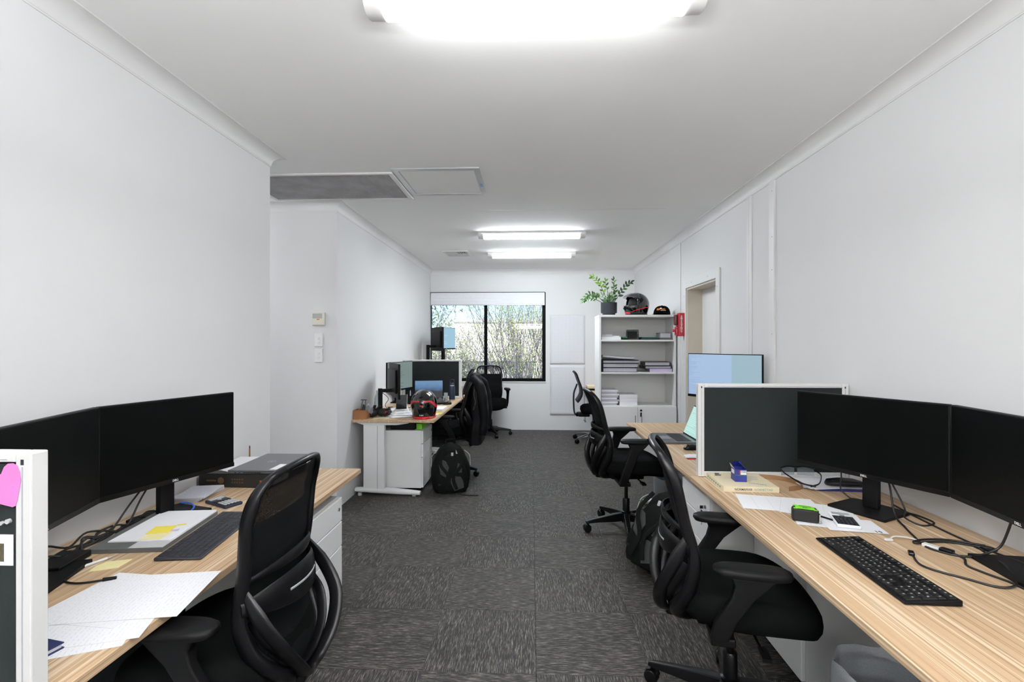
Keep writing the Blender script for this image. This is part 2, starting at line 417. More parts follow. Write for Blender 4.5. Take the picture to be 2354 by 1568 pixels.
def sheet_material(name, paper, ink, rows, cols=0, thin=0.12, fill=0.9):
    """flat print: faint ruled lines of text on a sheet (generated x, y)"""
    m, t, b = nodes_of(name)
    co = N(t, 'ShaderNodeTexCoord'); sp = N(t, 'ShaderNodeSeparateXYZ'); t.links.new(co.outputs['Generated'], sp.inputs[0])
    def stripes(axis, n):
        ml = N(t, 'ShaderNodeMath', operation='MULTIPLY'); ml.inputs[1].default_value = n; t.links.new(sp.outputs[axis], ml.inputs[0])
        fr = N(t, 'ShaderNodeMath', operation='FRACT'); t.links.new(ml.outputs[0], fr.inputs[0])
        lt = N(t, 'ShaderNodeMath', operation='LESS_THAN'); lt.inputs[1].default_value = thin; t.links.new(fr.outputs[0], lt.inputs[0])
        return lt.outputs[0]
    a = stripes(1, rows)
    if cols:
        mxm = N(t, 'ShaderNodeMath', operation='MAXIMUM'); t.links.new(a, mxm.inputs[0]); t.links.new(stripes(0, cols), mxm.inputs[1]); a = mxm.outputs[0]
    nz = N(t, 'ShaderNodeTexNoise', Scale=26.0, Detail=1.0); t.links.new(co.outputs['Generated'], nz.inputs['Vector'])
    g = N(t, 'ShaderNodeMath', operation='LESS_THAN'); g.inputs[1].default_value = fill; t.links.new(nz.outputs[0], g.inputs[0])
    an = N(t, 'ShaderNodeMath', operation='MULTIPLY'); t.links.new(a, an.inputs[0]); t.links.new(g.outputs[0], an.inputs[1])
    cm = N(t, 'ShaderNodeMix', data_type='RGBA'); t.links.new(an.outputs[0], cm.inputs[0])
    cm.inputs[6].default_value = rgb(*paper); cm.inputs[7].default_value = rgb(*ink)
    t.links.new(cm.outputs[2], b.inputs['Base Color']); b.inputs['Roughness'].default_value = 0.75; b.inputs['Specular IOR Level'].default_value = 0.2
    return m
M['sheet'] = sheet_material('printed_sheet', (236,236,240), (221,222,228), 26, 0, 0.22, 0.5)
M['sheet_drawing'] = sheet_material('drawing_sheet', (236,237,241), (214,215,220), 7, 5, 0.03, 0.6)
M['planner'] = sheet_material('planner_sheet', (224,224,229), (213,213,219), 16, 9, 0.04, 0.55)
M['book_pages'] = sheet_material('page_edges', (214,214,222), (184,184,196), 30, 0, 0.4, 0.6)
# ================================================================ the room
XL, XR, YB, YF, ZC = -1.68, 1.69, 8.13, -4.0, 2.645
# floor slab and its carpet tiles
floor = struct('floor', MB().box(-4.3, 1.9, -4.1, 8.3, -0.12, -0.008), M['rubber'])
tile = MB().box(-0.2495, 0.2495, -0.2495, 0.2495, -0.008, 0.0).mesh('carpet_tile', bev=0.001, seg=1)
tile.materials.append(M['carpet'])
for i in range(-8, 4):
    for j in range(-8, 17):
        x, y = 0.27 + 0.5*i, 0.39 + 0.5*j
        if x - 0.25 < XL - 0.35 and not 2.9 < y < 4.4: continue
        if x + 0.25 < -4.2 or x - 0.25 > XR: continue
        o = link('carpet_tile', tile, None, floor, (x, y, 0), R(90) if (i + j) % 2 == 0 else 0)
ceil = struct('ceiling', MB().box(-4.4, 2.2, -4.2, 8.35, ZC, ZC+0.2), M['ceil'])
struct('wall_left', MB().box(-4.2, XL, YF, 3.095, 0, ZC), M['wall'])
struct('wall_left_far', MB().box(-4.2, XL, 4.18, YB, 0, ZC), M['wall'])
struct('wall_alcove_end', MB().box(-4.3, -4.2, 3.095, 4.18, 0, ZC), M['wall'])
struct('wall_front', MB().box(-3.0, 1.85, YF-0.1, YF, 0, ZC), M['wall'])
# right wall with the doorway
DY0, DY1, DZ = 4.55, 5.42, 2.03
w = MB().box(XR, XR+0.16, YF, DY0, 0, ZC).box(XR, XR+0.16, DY1, YB+0.14, 0, ZC).box(XR, XR+0.16, DY0, DY1, DZ, ZC)
wr = struct('wall_right', w, M['wall'])
for i, (y0, y1) in enumerate(((3.475, 3.545), (3.835, 3.87), (3.875, 3.915), (5.63, 5.665))):
    struct('trim_%d' % (i+1), MB().box(XR-0.010-0.004*(i == 0), XR, y0, y1, 0, 2.57), M['trim'], bev=0.001)
for z in (2.5, 2.18, 1.95, 1.5):
    MB().cyl((XR-0.0155, 3.5, z), (XR-0.012, 3.5, z), 0.004, n=8).build('screw', M['ink_soft'], bpy.data.objects['trim_1'])
# door: frame, jambs, closed leaf at the far side of the reveal
door = thing('door_1', 'closed white door deep in its pale frame in the right wall', 'door', (XR, (DY0+DY1)/2, 0)); door['kind'] = 'structure'
def in_door(mb): mb.M = Matrix.Translation((-XR, -(DY0+DY1)/2, 0)); return mb
fw = 0.085
in_door(MB()).box(XR-0.016, XR, DY0-fw, DY0, 0, DZ+fw).build('architrave', M['trim'], door, bev=0.002)
in_door(MB()).box(XR-0.016, XR, DY1, DY1+fw, 0, DZ+fw).build('architrave', M['trim'], door, bev=0.002)
in_door(MB()).box(XR-0.016, XR, DY0, DY1, DZ, DZ+fw).build('architrave', M['trim'], door, bev=0.002)
in_door(MB()).box(XR, XR+0.158, DY1-0.018, DY1, 0, DZ).build('jamb', M['jamb'], door)
in_door(MB()).box(XR, XR+0.158, DY0, DY0+0.018, 0, DZ).build('jamb', M['jamb'], door)
in_door(MB()).box(XR, XR+0.158, DY0+0.018, DY1-0.018, DZ-0.018, DZ).build('head_jamb', M['jamb'], door)
in_door(MB()).box(XR+0.158, XR+0.2, DY0-0.05, DY1+0.05, 0, DZ+0.05).build('door_leaf', M['white'], door)
in_door(MB()).cyl((XR+0.158, DY0+0.09, 1.0), (XR+0.11, DY0+0.09, 1.0), 0.011).cyl((XR+0.115, DY0+0.08, 1.0), (XR+0.115, DY0+0.2, 1.0), 0.009).build('door_handle', M['chrome'], door, smooth=40)
for y, z in ((DY0-fw/2, 1.95), (DY0-fw/2, 1.0), (DY1+fw/2, 1.95), (DY1+fw/2, 1.2), (DY0+0.2, DZ+fw/2), (DY1-0.2, DZ+fw/2)):
    in_door(MB()).cyl((XR-0.0175, y, z), (XR-0.015, y, z), 0.005, n=8).build('screw', M['ink_soft'], door)
# back wall with the window opening
WX0, WX1, WZ0, WZ1 = -1.72, 0.232, 0.80, 2.275
w = MB().box(WX1, XR, YB, YB+0.14, 0, ZC).box(-1.8, WX1, YB, YB+0.14, 0, WZ0).box(-1.8, WX1, YB, YB+0.14, WZ1, ZC).box(-1.8, WX0, YB, YB+0.14, WZ0, WZ1)
struct('wall_back', w, M['wall'])
struct('trim_5', MB().box(1.47, 1.475, YB-0.003, YB, 0, 2.57), M['trim'])
win = thing('window_1', 'black framed sliding window in the back wall', 'window', (WX0, YB, WZ0)); win['kind'] = 'structure'
def in_win(mb): mb.M = Matrix.Translation((-WX0, -YB, -WZ0)); return mb
f0, f1, fwid = YB+0.005, YB+0.065, 0.05
for nm, bx in (('frame_rail', (WX0, WX1, f0, f1, WZ0, WZ0+fwid)), ('frame_rail', (WX0, WX1, f0, f1, WZ1-fwid, WZ1)),
               ('frame_stile', (WX0, WX0+fwid, f0, f1, WZ0+fwid, WZ1-fwid)), ('frame_stile', (WX1-0.055, WX1, f0, f1, WZ0+fwid, WZ1-fwid)),
               ('mullion', (-0.787, -0.737, f0, f1, WZ0+fwid, WZ1-fwid))):
    in_win(MB()).box(*bx).build(nm, M['frame_black'], win, bev=0.002)
in_win(MB()).box(WX0+fwid, -0.787, YB+0.045, YB+0.049, WZ0+fwid, WZ1-fwid).build('pane', M['pane'], win)
in_win(MB()).box(-0.737, WX1-0.055, YB+0.028, YB+0.032, WZ0+fwid, WZ1-fwid).build('pane', M['pane'], win)
in_win(MB()).box(WX0, WX1+0.01, YB-0.012, YB+0.005, WZ0-0.018, WZ0).build('window_sill', M['trim'], win, bev=0.002)
# roman blind pulled up at the top of the window
bl = thing('window_blind', 'white fabric blind pulled up at the top of the window', 'blind', (-0.74, YB, 2.06))
for k, (z0, z1, d) in enumerate(((2.215, 2.268, 0.045), (2.165, 2.23, 0.052), (2.11, 2.18, 0.058), (2.068, 2.13, 0.064))):
    MB().box(-0.93, 0.955, -d, -0.004-0.002*k, z0-2.06, z1-2.06).build('fold', M['paper'], bl, bev=0.008, seg=3)
MB().box(-0.935, 0.96, -0.05, -0.002, 0.209, 0.216).build('headrail', M['ink'], bl)
MB().box(-0.93, 0.955, -0.068, -0.045, -0.004, 0.012).build('bottom_bar', M['alu'], bl, bev=0.003)

# ---- cornice: cove profile carried along each wall, mitred at the outside corners
CH = 0.075
def cornice(idx, p0, p1, inward, sk0=0, sk1=0):
    """p0->p1 along the wall foot line (x, y); inward = unit vector into the room; sk = run-out per unit of projection at each end"""
    prof = [(0, -CH), (0.004, -CH), (0.004, -CH+0.006)]
    for k in range(9):
        a = math.pi/2 * k/8
        prof.append((0.006 + (CH-0.012)*(1-math.cos(a)), -CH+0.008 + (CH-0.012)*math.sin(a)))
    prof += [(CH-0.004, -0.004), (CH, -0.004), (CH, 0), (0, 0)]
    d = Vector((p1[0]-p0[0], p1[1]-p0[1], 0)).normalized(); iv = Vector((inward[0], inward[1], 0))
    a = Vector((p0[0], p0[1], ZC)); b = Vector((p1[0], p1[1], ZC))
    r0 = [tuple(a + iv*q + Vector((0,0,z)) - d*(q*sk0)) for q, z in prof]
    r1 = [tuple(b + iv*q + Vector((0,0,z)) + d*(q*sk1)) for q, z in prof]
    struct('trim_%d' % idx, MB().loft([r0, r1]), M['trim'], smooth=30)
cornice(10, (XL, YF), (XL, 3.095), (1, 0), 0, 1)
cornice(11, (XL, 3.095), (-4.2, 3.095), (0, 1), 1, 0)
cornice(12, (-4.2, 4.18), (XL, 4.18), (0, -1), 0, 1)
cornice(13, (XL, 4.18), (XL, YB), (1, 0), 1, 0)
cornice(14, (XL, YB), (XR, YB), (0, -1))
cornice(15, (XR, YB), (XR, YF), (-1, 0))
cornice(16, (XR, YF), (XL, YF), (0, 1))
# ---- plaster joint across the ceiling and cornice patches
struct('trim_17', MB().box(-0.5, 1.2, 4.46, 4.47, ZC-0.0008, ZC), M['trim'])

# ================================================================ ceiling things
def batten(y, x, label, skew=0, k=1.0, cool=0.0):
    t = thing('batten_light', label, 'light', (x, y, ZC), skew, 'ceiling batten lights')
    L = 1.17
    MB().box(-L/2, L/2, -0.085, 0.085, -0.020, 0).build('base_plate', M['steel_white'], t, bev=0.002)
    ring = lambda xx, k=1.0: [(xx, 0.064*k*math.cos(a), -0.0205-0.044*k*math.sin(a)) for a in [R(180)*i/16 for i in range(17)]]
    MB().loft([ring(-L/2+0.062), ring(L/2-0.062)]).build('diffuser', opal(k, cool), t, smooth=40)
    for s in (-1, 1):
        a, b = s*(L/2-0.0615), s*L/2
        MB().loft([ring(a, 0.96), ring(b-0.006*s, 0.94), ring(b, 0.86)]).build('end_cap', M['alu_white'], t, smooth=40)
    return t
batten(1.71, 0.008, 'white ceiling batten light nearest the camera, cut by the top edge', 0.0085, 0.5)
batten(5.40, 0.0, 'glowing ceiling batten light nearer of the two before the window', 0, 0.95, 0.8)
batten(6.62, 0.0, 'glowing ceiling batten light closest to the window wall', 0, 0.9, 0.9)
def infill(y, label, k, up):  # hung lamps added out of view to lift the ceiling and camera-facing surfaces
    t = thing('added_fill_light', label, 'light', (0, y, ZC), 0, 'added pendant lights behind the camera')
    for s in (-0.45, 0.45): MB().cyl((s,0,0), (s,0,-0.60), 0.0015, n=6).build('cable', M['alu'], t)
    MB().box(-0.6, 0.6, -0.035, 0.035, -0.655, -0.605).build('body', M['alu_white'], t, bev=0.003)
    for z0, z1, q in ((-0.604, -0.60, up), (-0.66, -0.656, 0.8)): MB().box(-0.58, 0.58, -0.032, 0.032, z0, z1).build('diffuser', opal(k*q), t)
infill(0.25, 'added fill light hung above and behind the camera', 1.0, 3.4)
infill(-2.4, 'added fill light hung at the far end behind the camera', 1.6, 10.5)
batten(3.64, -3.35, 'unseen batten added in the side passage to brighten the switch wall', R(90), 0.5)  # extra lamp added out of view, fill for the switch wall

g = thing('return_air_grille', 'large grey perforated air grille in the ceiling by the alcove', 'air grille', (-1.56, 3.735, ZC))
for bx in ((-0.58, 0.58, -0.31, -0.285), (-0.58, 0.58, 0.285, 0.31), (-0.58, -0.55, -0.285, 0.285), (0.545, 0.58, -0.285, 0.285)):
    MB().box(*bx, -0.014, -0.001).build('frame', M['alu_white'], g, bev=0.002)
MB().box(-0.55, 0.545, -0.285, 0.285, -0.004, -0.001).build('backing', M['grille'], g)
core = MB()
for k in range(64): core.box(-0.55+1.095*k/64, -0.55+1.095*k/64+0.0035, -0.285, 0.285, -0.011, -0.004)
for k in range(34): core.box(-0.55, 0.545, -0.285+0.57*k/34, -0.285+0.57*k/34+0.0035, -0.0115, -0.004)
c = core.build('egg_crate_core', mat('grille_core', (178,178,180), 0.6, 0.15, 6), g); c['kind'] = 'stuff'
g = thing('ceiling_access_hatch', 'square ceiling hatch with silver frame beside the air grille', 'hatch', (-0.665, 3.66, ZC))
for a in range(4):
    m = MB(); m.M = Matrix.Rotation(a*math.pi/2, 4, 'Z')
    m.loft([[(-0.305,-0.305,-0.009), (0.305,-0.305,-0.009), (0.305,-0.305,-0.001), (-0.305,-0.305,-0.001)], [(-0.265,-0.265,-0.009), (0.265,-0.265,-0.009), (0.265,-0.265,-0.001), (-0.265,-0.265,-0.001)]]).build('frame_side', M['alu'], g)
MB().box(-0.263, 0.263, -0.263, 0.263, -0.005, -0.001).build('hatch_panel', M['ceil'], g)
MB().box(0.275, 0.295, 0.02, 0.10, -0.0095, -0.009).build('sticker', mat('pale_blue_sticker', (150,190,230), 0.5), g)
g = thing('supply_air_vent', 'small white louvred ceiling vent before the far lights', 'vent', (-1.0, 6.58, ZC))
for bx in ((-0.17, 0.17, -0.19, -0.16), (-0.17, 0.17, 0.16, 0.19), (-0.17, -0.14, -0.16, 0.16), (0.14, 0.17, -0.16, 0.16), (-0.008, 0.008, -0.16, 0.16), (-0.14, 0.14, -0.006, 0.006)):
    MB().box(*bx, -0.012, -0.001).build('frame', M['alu_white'], g, bev=0.002)
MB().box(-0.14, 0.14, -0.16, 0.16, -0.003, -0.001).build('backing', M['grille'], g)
for q, (x0, y0) in enumerate(((-0.14, -0.16), (0.008, 0.006), (-0.14, 0.006), (0.008, -0.16))):
    for k in range(5):
        if q == 3: MB().box(x0+0.012+0.025*k, x0+0.020+0.025*k, y0, y0+0.154, -0.011, -0.004).build('louvre', M['alu_white'], g)
        else: MB().box(x0, x0+0.132, y0+0.006+0.03*k, y0+0.022+0.03*k, -0.010, -0.006).build('louvre', M['alu_white'], g)

# ================================================================ wall things
def on_switch_wall(name, label, cat, x, z, group=None): return thing(name, label, cat, (x, 4.18, z), 0, group)
t = on_switch_wall('thermostat', 'cream air conditioner controller above the light switches', 'thermostat', -1.835, 1.645)
MB().box(-0.056, 0.056, -0.018, 0, -0.058, 0.058).build('case', M['offwhite'], t, bev=0.006)
MB().box(-0.05, 0.034, -0.0195, -0.017, 0.005, 0.047).build('display', mat('lcd_grey', (186,188,184), 0.2, 0.02, 20), t, bev=0.001)
MB().box(-0.05, 0.05, -0.022, -0.017, -0.052, -0.004).build('flap', M['offwhite'], t, bev=0.003)
MB().box(-0.012, 0.012, -0.0235, -0.0215, -0.008, 0.000).build('button', M['orange'], t)
for z, lab in ((1.465, 'upper white two-button light switch under the controller'), (1.33, 'lower white two-button light switch under the controller')):
    t = on_switch_wall('light_switch', lab, 'switch', -1.837, z, 'light switches on the alcove wall')
    MB().box(-0.037, 0.037, -0.011, 0, -0.058, 0.058).build('plate', M['white'], t, bev=0.004)
    for dz in (0.017, -0.017):
        MB().cyl((0.0, -0.016, dz), (0.0, -0.0105, dz), 0.0095, 0.011, n=14).build('button', M['white'], t, smooth=40)
t = thing('emergency_alarm', 'red emergency door release unit on the wall beside the bookcase', 'alarm', (XR, 5.50, 1.64))
MB().box(-0.082, 0, -0.05, 0.03, -0.128, 0.128).build('case', M['red'], t, bev=0.012, seg=3)
MB().box(-0.118, -0.0815, -0.03, 0.025, -0.01, 0.108).build('beacon_lens', M['red_dark'], t, bev=0.012, seg=3)
MB().box(-0.106, -0.0815, -0.034, 0.024, -0.118, -0.022).build('call_point', M['red'], t, bev=0.005)
MB().cyl((-0.1055, -0.008, -0.066), (-0.122, -0.008, -0.066), 0.010).cyl((-0.12, -0.008, -0.066), (-0.132, -0.008, -0.066), 0.017, 0.015).build('knob', M['red_gloss'], t, smooth=40)
for k, ch in enumerate('EMERGENCY'):
    link('lettering', text_mesh(ch, 0.027, 0.0004, 0.0014), M['white_ink'], t, (-0.05, -0.0506, 0.088-0.0215*k), rot=(R(90), 0, 0))
MB().box(-0.096, -0.092, -0.0346, -0.0338, -0.088, -0.05).box(-0.102, -0.086, -0.0346, -0.0338, -0.035, -0.031).build('arrow', M['white_ink'], t)
for z0, z1, lab in ((1.083, 1.90, 'upper white year planner sheet pinned right of the window'), (0.255, 1.065, 'lower white year planner sheet curling at its foot, right of the window')):
    dx = 0.0 if z0 > 1 else -0.0
    def fn(u, v, z0=z0, z1=z1):
        z = z0 + (z1-z0)*v; curl = 0.012*max(0, 0.12-v)/0.12 if z0 < 1 else 0
        return (0.305 + 0.575*u, YB-0.0022-curl-0.0012*math.sin(5*u)*(1-v), z)
    m = MB().grid(fn, 12, 20)
    # generated coordinates want x, y: store the sheet lying down, then stand it up
    m.v = [(x-0.5925, z-z0, YB-y) for x, y, z in m.v]
    o = m.build('wall_planner', M['planner'], None, smooth=60, loc=(0.5925, YB, z0), fix=False)
    o.rotation_euler = (R(90), 0, 0)
    so = o.modifiers.new('sheet', 'SOLIDIFY'); so.thickness = 0.0006; so.offset = 0
    tag(o, lab, 'planner', 'year planners on the back wall')

# ================================================================ outside the window
gr = tag(MB().box(-30, 30, 8.4, 90, -1.3, -1.0).build('pavement', M['ground']), 'pale concrete yard outside the window', 'pavement')
gr['kind'] = 'structure'
b = thing('warehouse', 'overexposed cream building beyond the shrubs outside the window', 'building', (-3, 30, -1.0))
MB().box(-1.75, 18, 0, 8, 0, 3.72).build('wall', M['render'], b)
MB().box(-1.9, 18.2, -0.15, 8.2, 3.72, 3.86).build('parapet', M['alu_white'], b)
MB().box(-1.6, 1.5, -0.08, 0, 0.3, 1.3).build('roller_door', M['alu_white'], b)
MB().box(-12, 18, -6.0, -5.8, 0.0, 1.35).build('boundary_wall', M['render'], b)
s = thing('sign_board', 'white fascia with blurred dark lettering low outside the left pane', 'sign', (-1.9, 19, 0.56))
MB().box(-1.0, 2.0, 0, 0.06, -1.56, 0.12).build('board', M['alu_white'], s)
MB().box(-1.1, 2.1, -0.3, 0.1, 0.12, 0.17).build('cap', M['roof_dark'], s)
random.seed(3)
for k in range(11):
    hgt = random.uniform(0.1, 0.2)
    MB().box(-0.12+0.1*k, -0.12+0.1*k+random.uniform(0.05, 0.085), -0.006, 0, -0.12-hgt/2+0.03, -0.12+hgt/2).build('letter_stroke', M['navy_book'], s)
p = thing('lamp_post', 'thin lamp post against the sky outside the left pane', 'lamp post', (-5.3, 34, -1.0))
MB().cyl((0,0,0), (0,0,5.2), 0.06, 0.035, n=8).build('pole', M['alu'], p, smooth=40)
MB().cyl((0,0,5.15), (-0.35,0,5.3), 0.03, n=8).cbox((-0.45,0,5.32), (0.3,0.14,0.06)).build('lamp_head', M['alu'], p, smooth=40)
def shrub(name, label, base, stems, spread, height, leaf, leafn, leafs, seed, twig_r=0.016, bark='twig', clump=0.12):
    rnd = random.Random(seed)
    t = thing(name, label, 'tree', base, 0, 'trees outside the window')
    br = MB(); tips = []
    def grow(p, d, ln, r, lev):
        pts = [p]; q = p.copy(); dd = d.copy()
        for k in range(4):
            dd = (dd + Vector((rnd.uniform(-.12,.12), rnd.uniform(-.12,.12), rnd.uniform(-.02,.1)))).normalized()
            q = q + dd*ln/4; pts.append(q.copy())
        br.sweep(pts, [(r*(1-0.16*k),)*2 for k in range(5)], 4)
        tips.extend(pts[2:])
        if lev > 0:
            for k in range(rnd.randint(2, 4)):
                s0 = pts[rnd.randint(1, 4)]
                nd = (dd + Vector((rnd.uniform(-.65,.65), rnd.uniform(-.65,.65), rnd.uniform(-.15,.5)))).normalized()
                grow(s0, nd, ln*rnd.uniform(0.45, 0.7), r*0.55, lev-1)
    for k in range(stems):
        a = rnd.uniform(0, 2*math.pi); e = rnd.uniform(0.05, spread)
        d = Vector((math.cos(a)*e, math.sin(a)*e, 1)).normalized()
        grow(Vector((math.cos(a)*e*0.25, math.sin(a)*e*0.25, 0)), d, height*rnd.uniform(0.6, 0.85), twig_r*rnd.uniform(0.7, 1.2), 2)
    br.build('branches', M[bark], t, smooth=60, fix=False)
    lf = MB()
    for k in range(leafn):
        p = rnd.choice(tips) + Vector((rnd.gauss(0, clump), rnd.gauss(0, clump), rnd.gauss(0, clump)))
        lf.M = Matrix.Translation(p) @ Matrix.Rotation(rnd.uniform(0, 6.28), 4, 'Z') @ Matrix.Rotation(rnd.uniform(-1.2, 1.2), 4, 'X') @ Matrix.Scale(leafs*rnd.uniform(0.6, 1.3), 4)
        lf._add([(0,-1,0), (0.5,0,0.14), (0,1,0), (-0.5,0,0.14)], [(0,1,2), (0,2,3)])
    o = lf.build('leaves', M[leaf], t, fix=False); o['kind'] = 'stuff'
    return t
shrub('leafing_shrub', 'tall many-stemmed shrub with fresh green leaves filling the right pane', (-0.18, 11.6, -1.0), 64, 0.5, 3.6, 'foliage', 22000, 0.020, 5, clump=0.06)
shrub('leafing_shrub', 'pale bushy shrub behind the raised monitors in the left pane', (-2.45, 14.5, -1.0), 28, 0.5, 2.35, 'foliage_pale', 14000, 0.028, 9, clump=0.1)
shrub('leafing_shrub', 'thin leafy shrub just left of the window mullion', (-1.75, 13.5, -1.0), 9, 0.28, 2.3, 'foliage_pale', 2400, 0.024, 12, clump=0.09)
shrub('gum_tree', 'dark blue-green gum tree in the top left corner of the window', (-4.55, 17.5, -1.0), 9, 0.36, 5.2, 'foliage_gum', 9000, 0.06, 21, 0.05, clump=0.22)
# ================================================================ desks
DT = 0.72
def desk(label, x0, x1, y0, y1, wall_side, leg_ends=(0, 1), short=(), panel=False):
    """straight desk along y; wall_side -1: back edge at x0, +1: back edge at x1"""
    t = thing('desk', label, 'desk', ((x0+x1)/2, (y0+y1)/2, 0), 0, 'office desks')
    w, l = x1-x0, y1-y0
    MB().box(-w/2, w/2, -l/2, l/2, DT-0.025, DT).build('desk_top', M['wood'], t, bev=0.0015, seg=1)
    sgn = 1 if wall_side < 0 else -1          # +1: user side is +x
    for e in leg_ends:
        yc = (-l/2+0.055) if e == 0 else (l/2-0.055)
        q = lambda a: a*sgn
        m = MB()
        # tapered cantilever rail under the top
        ring = lambda x, h, d: [(x, yc-d, DT-0.026-h), (x, yc+d, DT-0.026-h), (x, yc+d, DT-0.026), (x, yc-d, DT-0.026)]
        m.loft([ring(q(-w/2+0.03), 0.008, 0.02), ring(q(-w/2+0.10), 0.026, 0.03), ring(q(w/2-0.36), 0.026, 0.03), ring(q(w/2-0.25), 0.012, 0.02)]).build('top_rail', M['steel_white'], t, bev=0.003)
        m = MB().box(min(q(-w/2+0.10), q(-w/2+0.30)), max(q(-w/2+0.10), q(-w/2+0.30)), yc-0.028, yc+0.028, 0.06, DT-0.05)
        u = m.build('upright', M['steel_white'], t, bev=0.006)
        MB().box(q(-w/2+0.235)-0.002, q(-w/2+0.235)+0.002, yc-0.0295, yc+0.0295, 0.07, DT-0.06).build('groove', M['ink_soft'], u)
        m = MB(); pts = []
        for k in range(9):
            f = k/8; x = q(-w/2+0.02 + f*((0.30 if e in short else w-0.16))); z = 0.055 - 0.028*f**1.6
            pts.append((x, yc, z))
        m.sweep(pts, [(0.036-0.006*abs(k/8-0.3), 0.012 + 0.016*math.sin(math.pi*min(1, 0.15+0.75*k/8))) for k in range(9)], 10, power=0.75).build('foot_bar', M['steel_white'], t, smooth=45)
        for fx in (-w/2+0.06, -w/2+0.28 if e in short else w/2-0.2):
            MB().cyl((q(fx), yc, 0.0), (q(fx), yc, 0.03), 0.02, n=12).build('levelling_foot', M['grey_paper'], t, smooth=40)
    MB().box(min(-sgn*(w/2-0.14), -sgn*(w/2-0.18)), max(-sgn*(w/2-0.14), -sgn*(w/2-0.18)), -l/2+0.085, l/2-0.085, DT-0.075, DT-0.03).build('cross_beam', M['steel_white'], t, bev=0.002)
    if panel:
        px = -sgn*(w/2-0.07)
        MB().box(px-0.009, px+0.009, -l/2+0.09, l/2-0.09, 0.04, DT-0.028).build('added_shade_panel', M['charcoal'], t)  # added dark sheet, its charcoal colour stands in for under-desk shade
    MB().cyl((-sgn*(w/2-0.1), 0, DT-0.002), (-sgn*(w/2-0.1), 0, DT+0.002), 0.032, n=20).build('cable_port', M['black_matt'], t, smooth=40)
    return t
desk('oak striped desk along the left wall in the foreground', XL, -0.975, 0.98, 2.775, -1, panel=True)
desk('oak striped desk along the right wall in the foreground', 0.855, XR-0.004, 0.88, 2.69, 1, short=(0, 1), panel=True)
desk('oak striped desk along the right wall in front of the bookcase', 0.855, XR-0.004, 2.692, 4.47, 1, short=(0,))
desk('oak striped desk on the left wall with the motorcycle helmet', XL, -0.905, 4.53, 6.34, -1)
desk('oak striped desk beside the window behind the left desk screen', XL, -0.905, 6.36, 8.10, -1)
desk('oak striped desk mostly hidden behind the white bookcase', 0.84, XR-0.004, 6.25, 8.10, 1)

# ================================================================ desk screens
def desk_screen(label, x0, x1, y, th=0.036, zt=1.222, group='fabric desk screens'):
    t = thing('desk_screen', label, 'screen', ((x0+x1)/2, y, DT), 0, group)
    w = x1-x0; h = zt-DT-0.002; r = 0.033
    MB().box(-w/2+r, w/2-r, -th*0.36, th*0.36, 0.03, h-r+0.01).build('fabric_panel', M['charcoal'], t)
    MB().box(-w/2+r, w/2-r, -th/2, th/2, h-r+0.014, h).build('top_rail', M['alu_white'], t, bev=0.003)
    MB().box(-w/2+0.05, w/2-0.05, -th/2-0.0004, -th/2+0.001, h-0.0145, h-0.0125).build('rail_groove', M['ink_soft'], t)
    MB().box(-w/2+r, w/2-r, -th/2, th/2, 0.002, 0.03).build('bottom_rail', M['alu_white'], t, bev=0.003)
    for s in (-1, 1):
        a, b = s*(w/2-r), s*w/2
        st = MB().box(min(a, b), max(a, b), -th/2, th/2, 0.002, h).build('side_post', M['alu_white'], t, bev=0.003)
        m = s*(w/2-r*0.55)
        MB().box(m-0.0012, m+0.0012, -th/2-0.0006, -th/2+0.002, 0.01, h-0.028).build('post_groove', M['ink_soft'], st)
        MB().box(m-0.003, m+0.003, -th/2-0.0007, -th/2+0.002, h-0.024, h-0.013).build('end_slot', M['ink'], st)
    return t
desk_screen('charcoal desk screen at left edge with pink heart note', XL+0.004, -0.996, 0.958)
desk_screen('charcoal desk screen with white frame behind the right monitors', 0.893, XR-0.01, 2.692)
desk_screen('charcoal desk screen behind the motorcycle helmet desk', XL+0.004, -0.908, 6.35)

# ================================================================ pedestals
def pedestal(label, x, y, face, w=0.46, d=0.52, key=None, h=0.60, gap=0.0):
    """face: +1 drawers look to +x, -1 to -x; x is the plane of the drawer fronts"""
    t = thing('drawer_pedestal', label, 'drawer unit', (x, y, 0), 0 if face > 0 else math.pi, 'white drawer pedestals')
    MB().box(-d, -0.02, -w/2, w/2, 0.05, h).build('carcass', M['white'], t, bev=0.002)
    MB().box(-d+0.02, -0.05, -w/2+0.02, w/2-0.02, 0.0, 0.05).build('plinth', M['black_matt'], t)
    for k, (z0, z1) in enumerate(((h-0.125, h-0.004), (h-0.255, h-0.13), (0.055, h-0.26))):
        dr = MB().box(-0.0195, 0, -w/2+0.002, w/2-0.002, z0, z1).build('drawer', M['white'], t, bev=0.003)
        if k == 0:
            lk = MB().cyl((0, w/2-0.05, z0+0.07), (0.005, w/2-0.05, z0+0.07), 0.0095, n=16).build('lock', M['chrome'], dr, smooth=40)
            if key:
                MB().box(0.005, 0.03, w/2-0.0515, w/2-0.0485, z0+0.062, z0+0.078).build('key', M['chrome'], dr)
                MB().box(0.02, 0.0235, w/2-0.06, w/2-0.04, z0+0.02, z0+0.055).box(0.021, 0.0225, w/2-0.053, w/2-0.048, z0-0.02, z0+0.02).build('key_fob', M['black'], dr, bev=0.001)
    return t
pedestal('white drawer pedestal under the left foreground desk', -1.0, 2.33, 1, h=0.63)
pedestal('white drawer pedestal with key hanging in its lock', 0.885, 2.705, -1, w=0.44, d=0.45, key=True, h=0.66)
pedestal('white drawer pedestal under the right foreground desk', 1.10, 2.265, -1, w=0.43, d=0.46, h=0.655)
pedestal('white drawer pedestal under the motorcycle helmet desk', -1.035, 4.87, 1, w=0.42, d=0.5)

